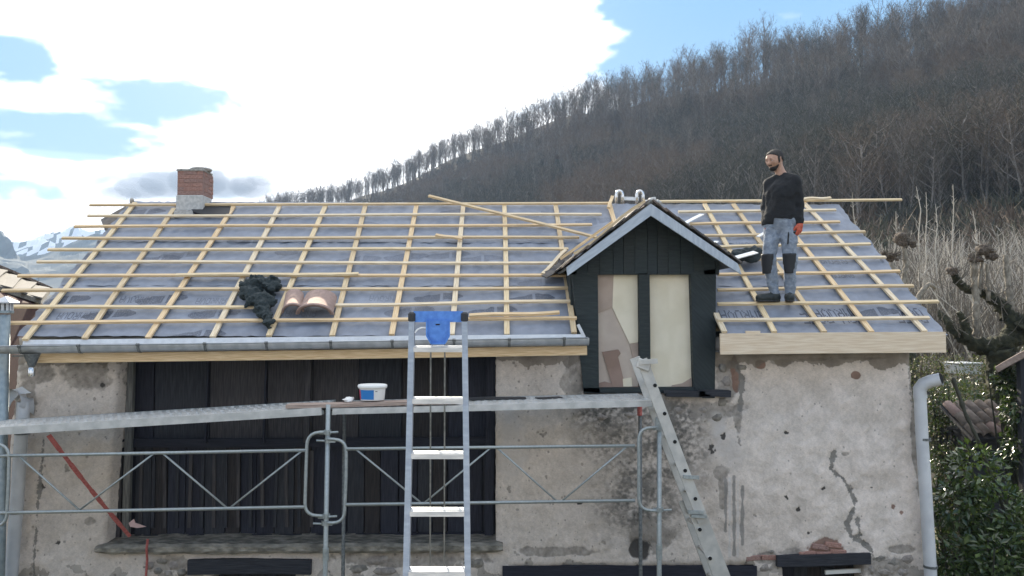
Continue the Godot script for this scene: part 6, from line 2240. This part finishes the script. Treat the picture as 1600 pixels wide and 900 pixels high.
# ------------------------------------------------------------------ the wood on the hill
func bare_tree(height: float, spread: float, up: float, twigs: int, wood: Geo, crown: Geo, first := 0.34, stout := 1.0) -> void:
	var pts := []
	var p := Vector3(0, -0.6, 0)
	var lean := Vector3(rng.randfn() * 0.05, 1, rng.randfn() * 0.05).normalized()
	var n := 7
	for k in n + 1:
		pts.append(p)
		p += lean * height * 0.92 / n
		lean = (lean + Vector3(rng.randfn(), 0.2, rng.randfn()) * 0.06).normalized()
	tube(wood, pts, height * 0.0115 * stout, height * 0.0025, 5, false)
	for i in 15:
		var f := lerpf(first, 0.97, (i + rng.randf()) / 15.0)
		var a: Vector3 = pts[int(f * n)].lerp(pts[mini(int(f * n) + 1, n)], fmod(f * n, 1.0))
		var an := i * 2.4 + rng.randf()
		var d := Vector3(cos(an), up * rng.randf_range(0.7, 1.5), sin(an)).normalized()
		var l := height * spread * (0.35 + 0.9 * sin(PI * (0.12 + 0.78 * (f - first) / (1.0 - first)))) * rng.randf_range(0.7, 1.25)
		var m1 := a + d * l * 0.5
		var d2 := (d + Vector3(0, 0.5, 0)).normalized()
		var e := m1 + d2 * l * 0.5
		tube(wood, [a, m1, e], height * 0.0042, height * 0.0012, 4, false)
		for k in twigs:
			var g := rng.randf_range(0.25, 1.0)
			var q := a.lerp(m1, g * 2.0) if g < 0.5 else m1.lerp(e, g * 2.0 - 1.0)
			var td := (d2 + Vector3(rng.randfn(), rng.randfn() * 0.6 + 0.45, rng.randfn()) * 0.75).normalized()
			var tl := height * rng.randf_range(0.05, 0.12)
			var te := q + td * tl
			var s := td.cross(Vector3(rng.randfn(), rng.randfn(), rng.randfn())).normalized() * height * 0.0016
			crown.tri(q + s, q - s, te)
			for w in 4:
				var b := q.lerp(te, rng.randf_range(0.3, 0.95))
				var fd := (td + Vector3(rng.randfn(), rng.randfn() + 0.3, rng.randfn()) * 0.8).normalized()
				var fs := fd.cross(Vector3(rng.randfn(), rng.randfn(), rng.randfn())).normalized() * height * 0.0012
				crown.tri(b + fs, b - fs, b + fd * tl * rng.randf_range(0.4, 0.8))

func hill_wood() -> void:
	# six bare trees as patterns; a slim one, broad ones, and a fuller reddish one
	var protos := []
	var whole := []
	for v in 6:
		var w := Geo.new()
		var c := Geo.new()
		bare_tree(10.0, [0.20, 0.26, 0.30, 0.22, 0.28, 0.18][v], [1.3, 1.0, 0.9, 1.4, 1.0, 1.6][v], [16, 16, 20, 14, 22, 12][v], w, c)
		protos.append([w.mesh(), c.mesh()])
		var one := ArrayMesh.new()
		w.add_to(one); c.add_to(one)
		one.surface_set_material(0, M.bark)
		one.surface_set_material(1, [M.twig, M.twig_red, M.twig_dark, M.twig, M.twig_red, M.twig_dark][v])
		whole.append(one)
	# the trees standing against the sky, one by one: long bare trunks, crowns held high
	var tall := []
	var tall_parts := []
	for v in 6:
		var w := Geo.new()
		var c := Geo.new()
		bare_tree(10.0, [0.20, 0.24, 0.27, 0.19, 0.29, 0.17][v], [1.5, 1.3, 1.1, 1.7, 1.0, 1.8][v], [10, 11, 11, 9, 12, 9][v], w, c, [0.42, 0.45, 0.36, 0.48, 0.34, 0.45][v], 1.3)
		tall.append([w.mesh(), c.mesh()])
		tall_parts.append([w, c])
	var made := []
	made.resize(6)
	for i in 292:
		var f := (i + rng.randf()) / 292.0
		var px := lerpf(470.0, 1640.0, pow(f, 0.88))
		var t := 1.0 + rng.randf_range(-0.09, 0.05)
		var p := hill_point(px, t)
		var v := rng.randi() % 6
		var hgt := lerpf(15.0, 17.0, clampf((px - 600) / 500.0, 0, 1)) * rng.randf_range(0.72, 1.12)
		if absf(px - 1190) < 16: hgt *= 1.22
		if px < 640: hgt *= 0.8
		var o: Node3D
		if made[v] == null:
			o = thing("hillside_tree", "bare deciduous tree standing against the sky on the crest of the wooded hill", "tree", Vector3(), "bare trees along the crest of the hill")
			part(o, "trunk", tall[v][0], M.bark)
			part(o, "crown", tall[v][1], [M.twig, M.twig_red, M.twig_dark, M.twig, M.twig_red, M.twig_dark][v])
			made[v] = o
		else:
			o = made[v].duplicate()
			add_child(o, true)
		o.name = "hillside_tree_%03d" % (i + 1)
		o.transform = Transform3D(Basis(Vector3.UP, rng.randf() * TAU).scaled(Vector3(1, 1, 1) * hgt / 10.0), p)
	# the rest of the wood, which reads as one mass
	var wood := Node3D.new()
	wood.name = "hillside_wood"
	add_child(wood)
	tag(wood, "dense leafless brown wood covering the slope behind the house", "wood")
	wood.set_meta("kind", "stuff")
	# kinds grow in patches
	var patch := noise(0.018, 3, 150)
	var groves := [[], [], [], [], [], []]
	for i in 6600:
		var px := rng.randf_range(240, 2300)
		var t := lerpf(0.27, 0.97, pow(rng.randf(), 0.8))
		var p := hill_point(px, t)
		var hgt := rng.randf_range(6.0, 11.5) * (1.0 - 0.55 * smoothstep(0.75, 0.97, t))
		var w := patch.get_noise_2d(p.x, p.z) + rng.randfn() * 0.13 + (t - 0.6) * 0.35
		var v := (1 if rng.randf() < 0.5 else 4) if w > 0.10 else ((2 if rng.randf() < 0.5 else 5) if w < -0.10 else (0 if rng.randf() < 0.5 else 3))
		groves[v].append(Transform3D(Basis(Vector3.UP, rng.randf() * TAU).scaled(Vector3(1.15, 1, 1.15) * hgt / 10.0), p))
	for v in 6: scatter(wood, "trees", whole[v], groves[v], null)
	# slender trunks thinning out below the crest
	var slim := [[], [], [], [], [], []]
	for i in 1900:
		var px := lerpf(260, 2200, pow(rng.randf(), 1.35))
		var t := lerpf(lerpf(0.9, 0.74, clampf((px - 600) / 600.0, 0, 1)), 1.01, rng.randf())
		var p := hill_point(px, t)
		slim[rng.randi() % 6].append(Transform3D(Basis(Vector3.UP, rng.randf() * TAU).scaled(Vector3.ONE * rng.randf_range(1.0, 1.55)), p))
	for v in 6:
		var one := ArrayMesh.new()
		tall_parts[v][0].add_to(one); tall_parts[v][1].add_to(one)
		one.surface_set_material(0, M.bark)
		one.surface_set_material(1, [M.twig, M.twig_red, M.twig, M.twig, M.twig_red, M.twig_dark][v])
		scatter(wood, "slim_trees", one, slim[v], null)
	# brush under the trees
	var brush := []
	for v in 3:
		var g := Geo.new()
		for i in 420:
			var d := Vector3(rng.randfn(), absf(rng.randfn()) * 0.9 + 0.15, rng.randfn()).normalized()
			var a := d * rng.randf_range(0.2, 1.0) * Vector3(1, 0.9, 1)
			var e := a + (d + Vector3(rng.randfn(), rng.randfn() * 0.7 + 0.3, rng.randfn()) * 0.8).normalized() * rng.randf_range(0.3, 0.8)
			var s := (e - a).cross(Vector3(rng.randfn(), rng.randfn(), rng.randfn())).normalized() * 0.035
			g.tri(a + s, a - s, e)
		brush.append(g.mesh())
	for v in 3:
		var xf := []
		for i in 2600:
			var px := rng.randf_range(260, 2300)
			var t := rng.randf_range(0.14, 1.0)
			var p := hill_point(px, t)
			var s := rng.randf_range(1.2, 2.8) * (1.0 - 0.6 * smoothstep(0.7, 1.0, t))
			xf.append(Transform3D(Basis(Vector3.UP, rng.randf() * TAU).scaled(Vector3(s, s * rng.randf_range(0.7, 1.2), s)), p + Vector3(0, -0.2, 0)))
		scatter(wood, "brush", brush[v], xf, [M.twig_dark, M.twig_red, M.brush_green][v])
